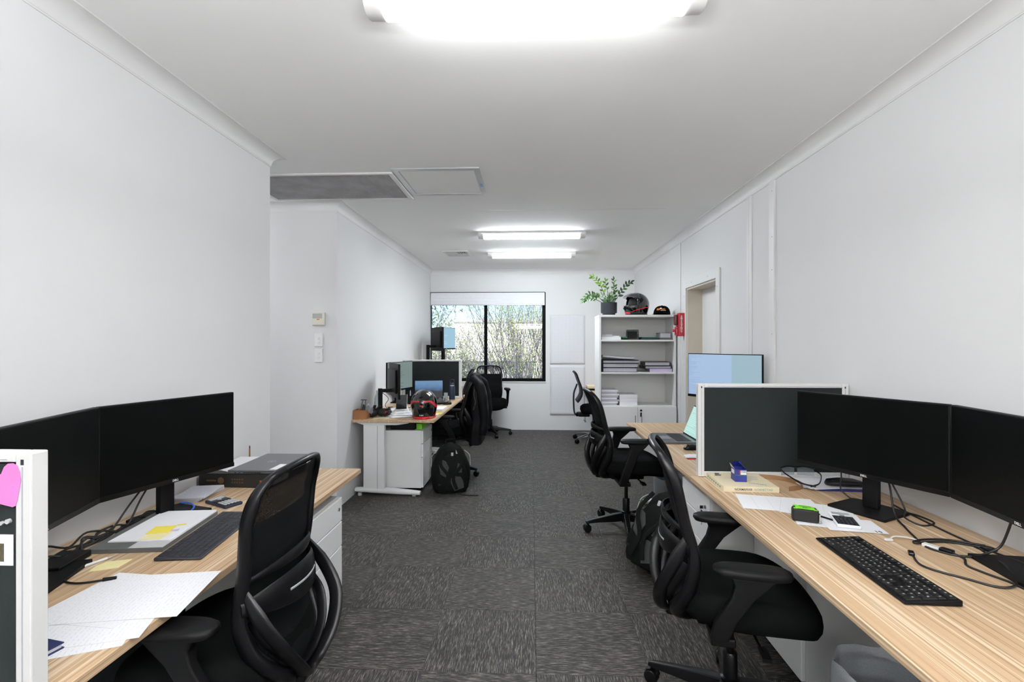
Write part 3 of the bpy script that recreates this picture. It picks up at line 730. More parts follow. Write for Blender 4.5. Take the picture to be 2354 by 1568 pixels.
# ================================================================ bookcase
BX0, BX1, BY, BD, BH = 0.787, 1.672, 5.76, 0.40, 1.765
bc = thing('bookcase', 'white bookcase with open shelves over two cupboard doors', 'bookcase', ((BX0+BX1)/2, BY+BD/2, 0))
bw = BX1-BX0
MB().box(-bw/2, -bw/2+0.022, -BD/2, BD/2, 0, BH-0.026).build('side_panel', M['shelf_white'], bc, bev=0.001)
MB().box(bw/2-0.022, bw/2, -BD/2, BD/2, 0, BH-0.026).build('side_panel', M['shelf_white'], bc, bev=0.001)
MB().box(-bw/2-0.003, bw/2+0.003, -BD/2-0.004, BD/2, BH-0.026, BH).build('top_panel', M['shelf_white'], bc, bev=0.001)
MB().box(-bw/2+0.022, bw/2-0.022, BD/2-0.012, BD/2-0.004, 0.05, BH-0.026).build('back_panel', M['shelf_white'], bc)
SHELF = (1.475, 1.098, 0.708)
for z in SHELF:
    MB().box(-bw/2+0.0225, bw/2-0.0225, -BD/2+0.004, BD/2-0.013, z-0.02, z).build('shelf', M['shelf_white'], bc, bev=0.001)
MB().box(-bw/2+0.0225, bw/2-0.0225, -BD/2+0.03, BD/2-0.013, 0.0, 0.07).build('plinth', M['shelf_white'], bc)
for s in (-1, 1):
    dr = MB().box(min(0.0015*s, s*(bw/2-0.001)), max(0.0015*s, s*(bw/2-0.001)), -BD/2-0.019, -BD/2-0.001, 0.07, SHELF[2]-0.006).build('door', M['white'], bc, bev=0.0015)
    hx = 0.04*s if s > 0 else -0.032
    MB().cyl((hx, -BD/2-0.04, 0.44), (hx, -BD/2-0.04, 0.60), 0.0055, n=10).cyl((hx, -BD/2-0.019, 0.46), (hx, -BD/2-0.04, 0.46), 0.004, n=8).cyl((hx, -BD/2-0.019, 0.58), (hx, -BD/2-0.04, 0.58), 0.004, n=8).build('handle', M['chrome'], dr, smooth=40)
    if s > 0:
        MB().cyl((0.035, -BD/2-0.019, 0.655), (0.035, -BD/2-0.024, 0.655), 0.009).build('lock', M['chrome'], dr, smooth=40)
        MB().cyl((0.035, -BD/2-0.024, 0.657), (0.035, -BD/2-0.034, 0.657), 0.013, 0.011).box(0.024, 0.042, -BD/2-0.034, -BD/2-0.03, 0.585, 0.635).build('key_fob', M['black'], dr, bev=0.002)

# ================================================================ office chairs
def xr(z): return interp([(0.40,-0.16),(0.44,-0.205),(0.50,-0.20),(0.58,-0.172),(0.66,-0.16),(0.74,-0.175),(0.85,-0.207),(0.97,-0.235),(1.05,-0.265),(1.085,-0.288),(1.105,-0.308)], z)
def yr(z): return 0.93*interp([(0.40,0.03),(0.44,0.085),(0.50,0.15),(0.58,0.195),(0.66,0.208),(0.76,0.205),(0.9,0.21),(1.0,0.212),(1.06,0.203),(1.085,0.18),(1.105,0.11)], z)
CH_MESH = {}
def chair_meshes():
    sp = MB()
    sec = lambda x, w, z0, z1: [(x,-w,z0), (x,w,z0), (x,w*0.8,z1), (x,-w*0.8,z1)]
    sp.loft([sec(0.02, 0.026, 0.075, 0.135), sec(0.10, 0.025, 0.072, 0.128), sec(0.22, 0.020, 0.072, 0.108), sec(0.305, 0.016, 0.068, 0.092), sec(0.325, 0.012, 0.07, 0.086)])
    CH_MESH['spoke'] = sp.mesh('spoke', bev=0.005)
    ca = MB()
    for s in (-1, 1):
        prof = [(0.0, 0.003), (0.024, 0.003), (0.029, 0.006), (0.029, 0.017), (0.025, 0.022), (0.012, 0.024)]
        n = 18
        ca.loft([[(0.31+r*math.cos(2*math.pi*i/n), s*y, 0.0295+r*math.sin(2*math.pi*i/n)) for i in range(n)] for r, y in prof])
    ca.cyl((0.31,0,0.03), (0.305,0,0.072), 0.009, n=8)
    ca.loft([[(0.31+0.033*math.cos(a), y, 0.0295+0.033*math.sin(a)) for a in [math.pi*(0.1+0.8*k/8) for k in range(9)]] for y in (-0.016, 0.016)], cap=False, close=False)
    CH_MESH['caster'] = ca.mesh('caster', smooth=40)
    co = MB().lathe([(0.034,0.06),(0.036,0.145),(0.027,0.15),(0.027,0.24),(0.024,0.245),(0.014,0.246),(0.014,0.40)], 18)
    CH_MESH['column'] = co.mesh('gas_column', smooth=40)
    me = MB().box(-0.13, 0.12, -0.075, 0.075, 0.39, 0.445)
    CH_MESH['mech'] = me.mesh('mechanism', bev=0.012)
    lv = MB().cyl((0.05,-0.07,0.415), (0.06,-0.24,0.41), 0.006, n=8).cbox((0.062,-0.245,0.409), (0.03,0.07,0.012))
    CH_MESH['lever'] = lv.mesh('lever', smooth=40)
    # seat cushion: superellipse plan, domed top, waterfall front
    st = MB(); n = 40; rings = []
    def plan(s, z):
        r = []
        for i in range(n):
            a = 2*math.pi*i/n; ca_, sa_ = math.cos(a), math.sin(a)
            x = 0.045 + 0.25*s*math.copysign(abs(ca_)**0.72, ca_); y = 0.252*s*math.copysign(abs(sa_)**0.72, sa_)
            drop = -0.05*max(0, (x-0.10)/0.19)**2 + 0.012*(abs(y)/0.25)**2
            r.append((x, y, z+drop))
        return r
    for s, z in ((0.55,0.442),(0.86,0.446),(0.95,0.46),(0.99,0.485),(1.0,0.51),(0.985,0.535),(0.94,0.552),(0.84,0.562),(0.6,0.566),(0.3,0.565),(0.05,0.564)): rings.append(plan(s, z))
    CH_MESH['seat'] = st.loft(rings).mesh('seat', smooth=60)
    # back frame: one closed loop, flat band
    zs = [0.415,0.45,0.5,0.56,0.62,0.68,0.74,0.82,0.9,0.98,1.04,1.075]
    side = [(xr(z), yr(z), z) for z in zs]
    top = [(-0.30, 0.14, 1.098), (-0.311, 0.07, 1.106), (-0.315, 0, 1.108), (-0.311, -0.07, 1.106), (-0.30, -0.14, 1.098)]
    loop = [(-0.15, 0.0, 0.405)] + side + top + [(x, -y, z) for x, y, z in reversed(side)]
    path = smooth_path(loop, 4, True); rad = []
    for p in path:
        low = max(0, min(1, (0.72-p.z)/0.25)); tp = max(0, (p.z-1.03)/0.08)
        rad.append((0.012+0.010*low, 0.021+0.010*low-0.008*tp))
    CH_MESH['frame'] = MB().sweep(path, rad, 10, ref=(1,0,0), closed=True, power=0.8).mesh('back_frame', smooth=50)
    def surf(z0, z1):
        def fn(u, v):
            z = z0+(z1-z0)*v; y = yr(z)*(2*u-1)*0.985
            return (xr(z)-0.004-0.028*(1-(2*u-1)**2)*min(1, (z-0.42)/0.15), y, z)
        return fn
    CH_MESH['mesh_top'] = MB().grid(surf(0.965, 1.098), 16, 8).mesh('mesh_top', smooth=60, fix=False)
    CH_MESH['mesh'] = MB().grid(surf(0.43, 0.965), 16, 24).mesh('mesh_panel', smooth=60, fix=False)
    # lumbar: main band, crescent above it, pale inlay
    def arc(z, back, half, n=15, lift=0.0):
        return [(xr(z)-0.012-back*(1-(t/half)**2), t, z+lift*(1-(t/half)**2)) for t in [half*(-1+2*k/(n-1)) for k in range(n)]]
    a = arc(0.715, 0.085, 0.205, lift=-0.01)
    rr = [(0.007, 0.018+0.034*(1-abs(2*k/14-1)**2)) for k in range(15)]
    CH_MESH['lumbar'] = MB().sweep(a, rr, 10, power=0.8).mesh('lumbar_band', smooth=50)
    a = arc(0.785, 0.065, 0.19, lift=0.008)
    CH_MESH['crescent'] = MB().sweep(a, [(0.006, 0.006+0.013*math.sin(math.pi*k/14)) for k in range(15)], 8).mesh('lumbar_crescent', smooth=50)
    a = [(x-0.0085, y, z) for x, y, z in arc(0.712, 0.085, 0.205, 31, -0.01)][9:22]
    CH_MESH['inlay'] = MB().sweep(a, (0.0015, 0.0038), 6).mesh('lumbar_inlay', smooth=50)
    # shield loop behind the lower back
    hl = [(-0.185,0.190,0.775), (-0.235,0.200,0.665), (-0.272,0.178,0.57), (-0.272,0.120,0.49), (-0.248,0.06,0.435), (-0.235,0.0,0.42)]
    full = hl + [(x,-y,z) for x,y,z in reversed(hl[:-1])]
    pt = smooth_path(full, 5)
    CH_MESH['shield'] = MB().sweep(pt, [((0.007+0.005*(1-abs(p.y)/0.21))*min(1, 0.45+0.18*min(i, len(pt)-1-i)), 0.024*min(1, 0.35+0.16*min(i, len(pt)-1-i))) for i, p in enumerate(pt)], 10, ref=(1,0,0), power=0.8).mesh('spine_loop', smooth=50)
    hl = [(-0.185,0.17,0.66), (-0.222,0.165,0.585), (-0.238,0.115,0.51), (-0.232,0.05,0.463), (-0.228,0,0.452)]
    pt = smooth_path(hl + [(x,-y,z) for x,y,z in reversed(hl[:-1])], 5)
    CH_MESH['inner'] = MB().sweep(pt, (0.006, 0.016), 8, ref=(1,0,0), power=0.8).mesh('inner_loop', smooth=50)
    br = MB().loft([[(-0.245,-0.05,0.40),(-0.245,0.05,0.40),(-0.24,0.05,0.44),(-0.24,-0.05,0.44)], [(-0.10,-0.055,0.39),(-0.10,0.055,0.39),(-0.10,0.055,0.435),(-0.10,-0.055,0.435)]])
    CH_MESH['bracket'] = br.mesh('back_bracket', bev=0.012)
    # arm pad
    n = 28; pr = []
    for s, z in ((0.8,0.0),(0.95,0.003),(1.0,0.012),(0.98,0.022),(0.88,0.028),(0.5,0.0305),(0.05,0.031)):
        pr.append([(0.02+0.125*s*math.copysign(abs(math.cos(2*math.pi*i/n))**0.6, math.cos(2*math.pi*i/n)), 0.046*s*math.copysign(abs(math.sin(2*math.pi*i/n))**0.7, math.sin(2*math.pi*i/n)), z) for i in range(n)])
    CH_MESH['pad'] = MB().loft(pr).mesh('arm_pad', smooth=50)
    for k in ('frame', 'mesh_top', 'mesh'):
        for v in CH_MESH[k].vertices:
            if v.co.z > 0.7: v.co.z = 0.7+(v.co.z-0.7)*0.9
    for k, mk in (('spoke','black'),('caster','black'),('column','black'),('mech','black_matt'),('lever','black'),('seat','fabric_black'),('frame','black'),('mesh_top','mesh_top'),('mesh','mesh'),('lumbar','black'),('crescent','black'),('inlay','alu'),('shield','black'),('inner','black'),('bracket','black'),('pad','black_matt')):
        CH_MESH[k].materials.append(M[mk])
chair_meshes()
def office_chair(label, loc, rz, arm_z=0.70, base_rz=0.3, drop=0.0, tilt=0.0, arm_x=0.0, top=None):
    t = thing('office_chair', label, 'chair', (loc[0], loc[1], 0), rz, 'black mesh office chairs')
    for k in range(5):
        a = base_rz + 2*math.pi*k/5
        link('spoke', CH_MESH['spoke'], None, t, (0,0,0), a)
        link('caster', CH_MESH['caster'], None, t, (0,0,0), a)
    link('gas_column', CH_MESH['column'], None, t)
    for nm, k in (('mechanism','mech'),('lever','lever'),('seat','seat'),('back_frame','frame'),('mesh_top','mesh_top'),('mesh_panel','mesh'),('lumbar_band','lumbar'),('lumbar_crescent','crescent'),('lumbar_inlay','inlay'),('spine_loop','shield'),('inner_loop','inner'),('back_bracket','bracket')):
        o = link(nm, CH_MESH[k], None, t, (0, 0, drop))
        if top and k == 'mesh_top': o.data = o.data.copy(); o.data.materials[0] = M[top]
        if tilt and k in ('frame','mesh_top','mesh','lumbar','crescent','inlay','shield','inner'):     # back leans on its own pivot
            pv = Vector((-0.19, 0, 0.44)); o.rotation_euler = (0, R(tilt), 0)
            o.location = pv - Matrix.Rotation(R(tilt), 3, 'Y') @ pv + Vector((0, 0, drop))
    for s in (-1, 1):
        m = MB()
        sec = lambda x, z, a, b, y: [(x-a, s*(y-b), z), (x+a, s*(y-b), z), (x+a, s*(y+b), z), (x-a, s*(y+b), z)]
        m.loft([sec(-0.085, 0.43, 0.028, 0.016, 0.262), sec(-0.066, 0.50, 0.033, 0.017, 0.272), sec(-0.012, arm_z-0.07, 0.036, 0.017, 0.272), sec(0.014, arm_z-0.03, 0.052, 0.02, 0.268), sec(0.022, arm_z-0.0005, 0.072, 0.026, 0.262)])
        m.box(-0.11, -0.03, min(s*0.07, s*0.265), max(s*0.07, s*0.265), 0.405, 0.435)
        m.build('arm_post', M['black_matt'], t, bev=0.006)
        link('arm_pad', CH_MESH['pad'], None, t, (arm_x, s*0.26, arm_z))
    return t
office_chair('black mesh chair in the left foreground, its back to the aisle', (-0.945, 1.545), R(180), 0.655, 0.75, drop=-0.02, tilt=10)
office_chair('black mesh chair in the right foreground at the striped desk', (0.77, 1.94), R(-11), 0.655, R(14), drop=-0.02, tilt=2)
office_chair('black mesh chair seen side-on facing the right desk with laptop', (0.728, 3.82), R(3), 0.715, R(44.5), drop=0.015)
office_chair('black mesh chair under the hanging jacket at the left desk', (-0.90, 5.33), R(180), 0.655, 0.45)
office_chair('black mesh chair facing the room below the window', (-0.64, 7.66), R(-80), 0.70, 0.2, top='mesh_far')
office_chair('black mesh chair half hidden behind the left desk screen', (-1.13, 6.95), R(188), 0.66, 0.1)

# the other kind of chair by the planners: oval-holed back, chrome base
t = thing('task_chair', 'black task chair with chrome base beside the bookcase', 'chair', (0.90, 7.22, 0), R(0))
for k in range(5):
    a = 2*math.pi*k/5 + 0.62 + math.pi/5
    sp = MB().loft([[(x,-w,z0),(x,w,z0),(x,w*0.7,z1),(x,-w*0.7,z1)] for x, w, z0, z1 in ((0.02,0.024,0.075,0.12),(0.15,0.02,0.08,0.115),(0.29,0.014,0.065,0.085))]).mesh('spoke', bev=0.005)
    link('spoke', sp, M['chrome'], t, rz=a)
    c = link('caster', CH_MESH['caster'], None, t, (0.0,0,0), a)
MB().lathe([(0.03,0.07),(0.032,0.14),(0.024,0.15),(0.024,0.26),(0.015,0.262),(0.015,0.40)], 16).build('gas_column', M['chrome'], t, smooth=40)
MB().box(-0.22, -0.06, -0.09, 0.09, 0.37, 0.42).build('mechanism', M['black_matt'], t, bev=0.01)
rings = []
for s, z in ((0.7,0.415),(0.95,0.425),(1.0,0.46),(0.98,0.505),(0.86,0.53),(0.4,0.535)):
    rings.append([(0.06+0.25*s*math.copysign(abs(math.cos(2*math.pi*i/32))**0.7, math.cos(2*math.pi*i/32)), 0.245*s*math.copysign(abs(math.sin(2*math.pi*i/32))**0.7, math.sin(2*math.pi*i/32)), z) for i in range(32)])
MB().loft(rings).build('seat', M['fabric_black'], t, smooth=60)
sp = smooth_path([(-0.20,0,0.40), (-0.27,0,0.41), (-0.285,0,0.55), (-0.283,0,0.70), (-0.25,0,0.80), (-0.235,0,0.84)], 5)
MB().sweep(sp, (0.035, 0.012), 8, ref=(1,0,0), power=0.8).build('spine', M['black'], t, smooth=50)
bp = smooth_path([(-0.245,0,0.585), (-0.21,0,0.63), (-0.18,0,0.70), (-0.185,0,0.79), (-0.225,0,0.90), (-0.255,0,0.985), (-0.285,0,1.02)], 5)
MB().sweep(bp, [(0.20 if 0 < i < len(bp)-1 else 0.15, 0.017) for i in range(len(bp))], 14, ref=(1,0,0), power=0.7).build('backrest', M['black_matt'], t, smooth=50)
for y in (-0.06, 0.06):
    MB().cyl((-0.12,y,0.37), (-0.12,y,0.30), 0.004, n=8).cyl((-0.12,y,0.305), (-0.12,y,0.29), 0.014, n=10).build('lever', M['chrome'], t, smooth=40)
# ================================================================ monitors
def monitor(label, loc, facing, w=0.565, z0=0.865, h=0.345, scr='screen_off', stand='base', off=0.055, logo=True, base=(0.225, 0.20), group='desk monitors'):
    """facing: direction of the screen normal in degrees; loc: (x, y) of the panel centre"""
    t = thing('monitor', label, 'monitor', (loc[0], loc[1], DT), R(facing+90), group)
    a, b = z0-DT, z0-DT+h
    MB().box(-w/2, w/2, -0.002, 0.018, a, b).build('housing', M['black_matt'], t, bev=0.003)
    MB().box(-w/2+0.05, w/2-0.05, 0.018, 0.04, a+0.05, b-0.06).build('rear_cover', M['black_matt'], t, bev=0.012)
    MB().box(-w/2+0.006, w/2-0.006, -0.0035, -0.001, a+0.020, b-0.006).build('display', M[scr], t)
    MB().box(-w/2, w/2, -0.0045, -0.0015, a, a+0.018).build('chin', M['black'], t, bev=0.001)
    if logo:
        link('logo', text_mesh('DELL', 0.0115, 0.0002, 0.0004), M['white_ink'], t, (0, -0.005, a+0.0085), rot=(R(90),0,0))
    if stand == 'base':
        MB().box(-0.03, 0.03, off-0.015, off+0.015, 0.012, a+0.16).build('neck', M['black_matt'], t, bev=0.004)
        MB().box(-0.04, 0.04, 0.02, off+0.012, a+0.10, a+0.18).build('mount', M['black_matt'], t, bev=0.004)
        bw, bd = base
        MB().prism([(-bw/2, off-bd*0.62), (bw/2, off-bd*0.62), (bw/2, off+bd*0.32), (bw/2-0.03, off+bd*0.38), (-bw/2+0.03, off+bd*0.38), (-bw/2, off+bd*0.32)], 0.0, 0.012).build('stand_base', M['black_matt'], t, bev=0.002)
    elif stand == 'arm':
        MB().box(-0.026, 0.026, off-0.02, off+0.02, 0.0, a+0.09).build('post', M['black_matt'], t, bev=0.003)
        MB().box(-0.02, 0.02, 0.03, off, a+0.05, a+0.085).build('arm', M['black_matt'], t, bev=0.003)
        MB().box(-0.06, 0.06, off-0.06, off+0.05, 0.0, 0.008).build('stand_base', M['black_matt'], t, bev=0.002)
    return t
monitor('dark monitor nearest the pink note on the left desk', (-1.475, 1.43), 15.5)
monitor('dark monitor beside the closed laptop on the left desk', (-1.47, 1.97), -16.5)
monitor('dark monitor in front of the charcoal screen on the right desk', (1.4155, 2.152), 208.9, w=0.589)
monitor('dark monitor cut by the right edge of the frame', (1.523, 1.597), 173, w=0.589)
monitor('monitor seen from behind beside the helmet, on a black post', (-1.40, 5.0), 25, z0=0.885, stand='arm', off=0.15)
monitor('monitor showing grey-green text behind the helmet', (-1.585, 5.88), -16.5, scr='scr_code', off=0.05)
monitor('raised monitor seen from behind against the window', (-1.365, 7.13), 27, z0=1.32, stand='arm', off=0.15)
monitor('raised pale blue monitor in front of the window', (-1.335, 7.66), -23, w=0.52, z0=1.335, scr='scr_far', stand='arm', off=0.06)
monitor('pale blue lit monitor above the right desk screen', (1.455, 3.80), 219, w=0.60, z0=1.01, scr='scr_blue', stand='arm', off=0.07)

# ================================================================ keyboards
def keyboard(label, loc, rz, kmat, L=0.452, W=0.150, low=False):
    t = thing('keyboard', label, 'keyboard', (loc[0], loc[1], DT), rz, 'keyboards')
    hb, hf = (0.012, 0.008) if low else (0.018, 0.008)
    MB().loft([[(-L/2,-W/2,0.002),(L/2,-W/2,0.002),(L/2,-W/2,hf),(-L/2,-W/2,hf)], [(-L/2,W/2,0.002),(L/2,W/2,0.002),(L/2,W/2,hb),(-L/2,W/2,hb)]]).build('case', M['black_matt'] if not low else M['key_plain'], t, bev=0.004 if low else 0.002)
    for x in (-L/2+0.03, L/2-0.03):
        for y in (-W/2+0.015, W/2-0.015): MB().box(x-0.012, x+0.012, y-0.004, y+0.004, 0, 0.003).build('rubber_foot', M['rubber'], t)
    u = (L-0.02)/22.6; pitch = (W-0.03)/5.8; cache = {}
    def key(cx, row, wu, hu=1.0):
        wd = wu*u-0.0022; k = (round(wd, 4), hu)
        if k not in cache:
            me = MB().loft([[(-wd/2,-pitch*hu/2+0.0011,0),(wd/2,-pitch*hu/2+0.0011,0),(wd/2,pitch*hu/2-0.0011,0),(-wd/2,pitch*hu/2-0.0011,0)],
                            [(-wd/2+0.001,-pitch*hu/2+0.002,0.0028),(wd/2-0.001,-pitch*hu/2+0.002,0.0028),(wd/2-0.001,pitch*hu/2-0.002,0.0028),(-wd/2+0.001,pitch*hu/2-0.002,0.0028)]]).mesh('key')
            me.materials.append(kmat); cache[k] = me
        y = -W/2+0.012+pitch*(row+0.5+(0.35 if row >= 5 else 0)) - pitch*(hu-1)/2
        z = hf+(hb-hf)*(y+W/2)/W + 0.0002
        o = link('key', cache[k], None, t, (-L/2+0.010+u*(cx+wu/2), y, z)); o.rotation_euler = (math.atan((hb-hf)/W), 0, 0)
    rows = {5: [(0,1)]+[(2+k*1.0+(0.5 if k >= 4 else 0)+(0.5 if k >= 8 else 0),1) for k in range(12)],
            4: [(k,1) for k in range(13)]+[(13,2)], 3: [(0,1.5)]+[(1.5+k,1) for k in range(12)]+[(13.5,1.5)],
            2: [(0,1.75)]+[(1.75+k,1) for k in range(11)]+[(12.75,2.25)], 1: [(0,2.25)]+[(2.25+k,1) for k in range(10)]+[(12.25,2.75)],
            0: [(0,1.25),(1.25,1.25),(2.5,1.25),(3.75,6.25),(10,1.25),(11.25,1.25),(12.5,1.25),(13.75,1.25)]}
    for r, ks in rows.items():
        for x, wu in ks: key(x, r, wu)
    for r in (3, 4, 5):
        for k in range(3): key(15.3+k, r, 1)
    key(16.3, 1, 1)
    for k in range(3): key(15.3+k, 0, 1)
    for r in (4, 3, 2, 1):
        for k in range(3): key(18.6+k, r, 1)
    for k in range(4): key(18.6+k, 5, 1)
    key(18.6, 0, 2); key(20.6, 0, 1); key(21.6, 3, 1, 2.0); key(21.6, 1, 1, 2.0); key(21.6, 4, 1)
    return t
keyboard('slim dark keyboard beside the binder on the left desk', (-1.195, 1.80), R(97), M['key_plain'], low=True)
keyboard('black keyboard with white legends on the right desk', (1.105, 1.612), R(-90-2), M['key_marked'])

# ================================================================ paper
def sheet(label, loc, rz, z=DT, w=0.21, h=0.297, mat_='sheet', th=0.0006, name='paper_sheet', cat='paper', group=None, curl=0.0, seed=0):
    rnd = random.Random(seed)
    ph = rnd.uniform(0, 6)
    m = MB()
    if curl:
        f = lambda u, v: ((u-0.5)*w, (v-0.5)*h, th + curl*max(0, (u-0.7)/0.3)**2*max(0, v-0.3) + 0.0004*math.sin(7*u+ph))
        m.grid(f, 10, 10); n = len(m.v)
    else:
        m.box(-w/2, w/2, -h/2, h/2, 0.0002, th)
    o = m.build(name, M[mat_], None, loc=(loc[0], loc[1], z), rz=rz, fix=not curl, smooth=60 if curl else 0)
    if curl:
        so = o.modifiers.new('paper', 'SOLIDIFY'); so.thickness = 0.0005; so.offset = -1
    return tag(o, label, cat, group)
G = 'papers on the left desk'
sheet('white printed sheet at the front edge of the left desk, uppermost', (-1.10, 1.355), R(-80), DT+0.0022, 0.26, 0.30, 'sheet', group=G)
sheet('white printed sheet just under the uppermost one on the left desk', (-1.17, 1.34), R(-95), DT+0.0014, 0.27, 0.26, 'sheet', group=G)
sheet('white sheet nearest the camera on the left desk', (-1.13, 1.215), R(-72), DT+0.0007, 0.21, 0.297, 'sheet', group=G)
sheet('white sheet sticking out at the desk edge under the pile', (-1.15, 1.165), R(-66), DT, 0.21, 0.297, 'sheet', group=G)
G = 'papers on the right desk'
sheet('white drawing sheet below the cream product box', (1.10, 2.245), R(-13), DT, 0.32, 0.21, 'sheet_drawing', group=G)
sheet('white drawing sheet behind the tape measure', (1.22, 2.16), R(-28), DT+0.0007, 0.27, 0.2, 'sheet_drawing', group=G)
sheet('white sheet under the tape measure and calculator', (1.20, 2.045), R(-18), DT+0.0014, 0.25, 0.2, 'sheet_drawing', group=G)
o = sheet('white sheet with handwritten number beneath the calculator', (1.255, 1.985), R(-10), DT+0.0021, 0.2, 0.145, 'paper', group=G)
link('handwriting', text_mesh('51', 0.026, 0.0002, 0.0005), M['ink'], o, (0.07, -0.055, 0.0009), R(180))

# binder with papers and notes, left desk
t = thing('document_folder', 'grey folder holding papers with yellow sticky notes', 'folder', (-1.415, 1.81, DT), R(7))
MB().box(-0.125, 0.125, -0.185, 0.185, 0, 0.016).build('cover', M['folder_grey'], t, bev=0.002)
MB().box(0.01, 0.124, -0.183, 0.184, 0.004, 0.0165).build('edge_sheets', M['grey_paper'], t)
MB().box(-0.09, 0.12, -0.13, 0.185, 0.0166, 0.0205).build('paper_stack', M['paper'], t)
for nm, mk, x, y, w_, h_, a in (('sticky_note','yellow',0.03,-0.03,0.075,0.075,0.1),('sticky_note','pale_yellow',0.045,-0.085,0.075,0.075,-0.05),('sticky_note','lilac',0.075,-0.04,0.04,0.02,0.2),('sticky_note','yellow',0.075,0.02,0.03,0.012,0.3)):
    m = MB(); m.M = Matrix.Translation((x, y, 0.0206+0.0006*(mk == 'yellow'))) @ Matrix.Rotation(a, 4, 'Z'); m.box(-w_/2, w_/2, -h_/2, h_/2, 0, 0.0007).build(nm, M[mk], t)
m = MB()
for k in range(4): m.box(0.0+0.012*k, 0.008+0.012*k, -0.045, -0.02+0.006*(k % 2), 0.0213, 0.0217)
m.build('note_writing', M['ink'], t)
# note pad, pen, phone, hub on the left desk
o = MB().prism([(-0.045,-0.03),(0.03,-0.03),(0.05,0.03),(-0.02,0.034),(-0.04,0.01)], 0, 0.002).build('sticky_note', M['pale_yellow'], loc=(-1.36, 1.535, DT), rz=0.4)
tag(o, 'pale yellow note lying by the white pen on the left desk', 'note')
t = thing('stylus_pen', 'white pen lying beside the pale note on the left desk', 'pen', (-1.43, 1.52, DT), R(68))
MB().cyl((-0.075,0,0.0045), (0.06,0,0.0045), 0.0045, n=10).build('barrel', M['cable_white'], t, smooth=40)
MB().cyl((0.06,0,0.0045), (0.075,0,0.0045), 0.0045, 0.001, n=10).build('tip', M['grey_paper'], t, smooth=40)
t = thing('docking_station', 'flat black docking box behind the desk screen on the left desk', 'dock', (-1.52, 1.53, DT), R(10))
MB().box(-0.045, 0.045, -0.07, 0.07, 0, 0.022).build('body', M['black_matt'], t, bev=0.004)
MB().box(-0.04, 0.04, -0.0705, -0.0695, 0.006, 0.015).build('port_strip', M['black_gloss'], t)
t = thing('notebook', 'dark blue notebook corner under the desk screen on the left desk', 'notebook', (-1.22, 1.06, DT), R(-12))
MB().box(-0.10, 0.105, -0.07, 0.08, 0.0, 0.003).build('back_cover', M['navy_book'], t)
MB().box(-0.098, 0.1, -0.068, 0.077, 0.003, 0.012).build('pages', M['paper'], t)
MB().box(-0.10, 0.105, -0.07, 0.08, 0.012, 0.015).build('front_cover', M['navy_book'], t, bev=0.001)
# carton with closed laptop on it
t = thing('product_carton', 'flat black carton under the closed laptop on the left desk', 'box', (-1.465, 2.565, DT), R(-2))
MB().box(-0.19, 0.185, -0.18, 0.18, 0, 0.068).build('carton', M['carton_dark'], t, bev=0.0015)
MB().box(0.1852, 0.1858, -0.165, -0.02, 0.012, 0.064).build('address_label', M['paper'], t)
MB().box(0.1860, 0.1864, -0.09, -0.082, 0.02, 0.055).box(0.1860, 0.1864, -0.075, -0.055, 0.018, 0.022).box(0.1860, 0.1864, -0.05, -0.045, 0.03, 0.045).build('label_print', M['ink_soft'], t)
MB().box(0.128, 0.166, -0.1808, -0.1802, 0.020, 0.038).build('orange_mark', M['orange'], t)
MB().box(0.133, 0.161, -0.1812, -0.1807, 0.024, 0.034).build('orange_mark_inner', M['brown_ink'], t)
m = MB()
for k in range(5): m.cyl((-0.015+0.013*k, -0.1808, 0.026), (-0.015+0.013*k, -0.1802, 0.026), 0.0045, n=8).cyl((-0.015+0.013*k, -0.1808, 0.041), (-0.015+0.013*k, -0.1802, 0.041), 0.0045, n=8)
m.build('symbol_row', M['brown_ink'], t)
MB().cyl((-0.075, -0.1808, 0.034), (-0.075, -0.1802, 0.034), 0.017, n=16).box(-0.15, -0.10, -0.1808, -0.1802, 0.029, 0.037).build('printed_mark', M['brown_ink'], t)
t = thing('laptop', 'closed grey laptop lying on the black carton', 'laptop', (-1.385, 2.57, DT+0.0695), R(0))
MB().box(-0.125, 0.125, -0.185, 0.185, 0, 0.010).build('base', M['silver'], t, bev=0.003)
MB().box(-0.125, 0.125, -0.185, 0.185, 0.0105, 0.017).build('lid', M['silver'], t, bev=0.002)
rg = MB(); rg.sweep([(0.02*math.cos(a), 0.02*math.sin(a), 0.0172) for a in [2*math.pi*k/24 for k in range(24)]], (0.0014, 0.0005), 6, closed=True).build('logo_ring', M['silver_lt'], t)
link('logo', text_mesh('DELL', 0.012, 0.0002, 0.0003), M['silver_lt'], t, (0, 0, 0.0173), R(90))
MB().box(0.075, 0.112, -0.165, -0.055, 0.0171, 0.0174).build('asset_label', M['paper'], t)
m = MB()
for k in range(12): m.box(-0.045+0.0075*k, -0.040+0.0075*k, -0.1856, -0.184, 0.003, 0.008)
m.build('vent_slots', M['black'], t)
MB().box(-0.09, -0.08, -0.1856, -0.184, 0.004, 0.007).box(-0.07, -0.06, -0.1856, -0.184, 0.004, 0.007).build('port', M['black'], t)
sheet('loose papers fanned beside the closed laptop', (-1.55, 2.60), R(4), DT+0.0686, 0.20, 0.30, 'sheet')
sheet('folded white leaflet lying by the closed laptop', (-1.50, 2.46), R(-25), DT+0.0694, 0.12, 0.10, 'paper')
t = thing('pencil_stub', 'short brown pencil end upright behind the closed laptop', 'pencil', (-1.60, 2.86, 0))
t.location = (-1.62, 2.765, DT)
MB().cyl((0,0,0), (0,0,0.118), 0.0042, n=8).build('shaft', M['carton'], t, smooth=40)
MB().cyl((0,0,0.118), (0,0,0.13), 0.0042, 0.001, n=8).build('point', M['ink'], t, smooth=40)
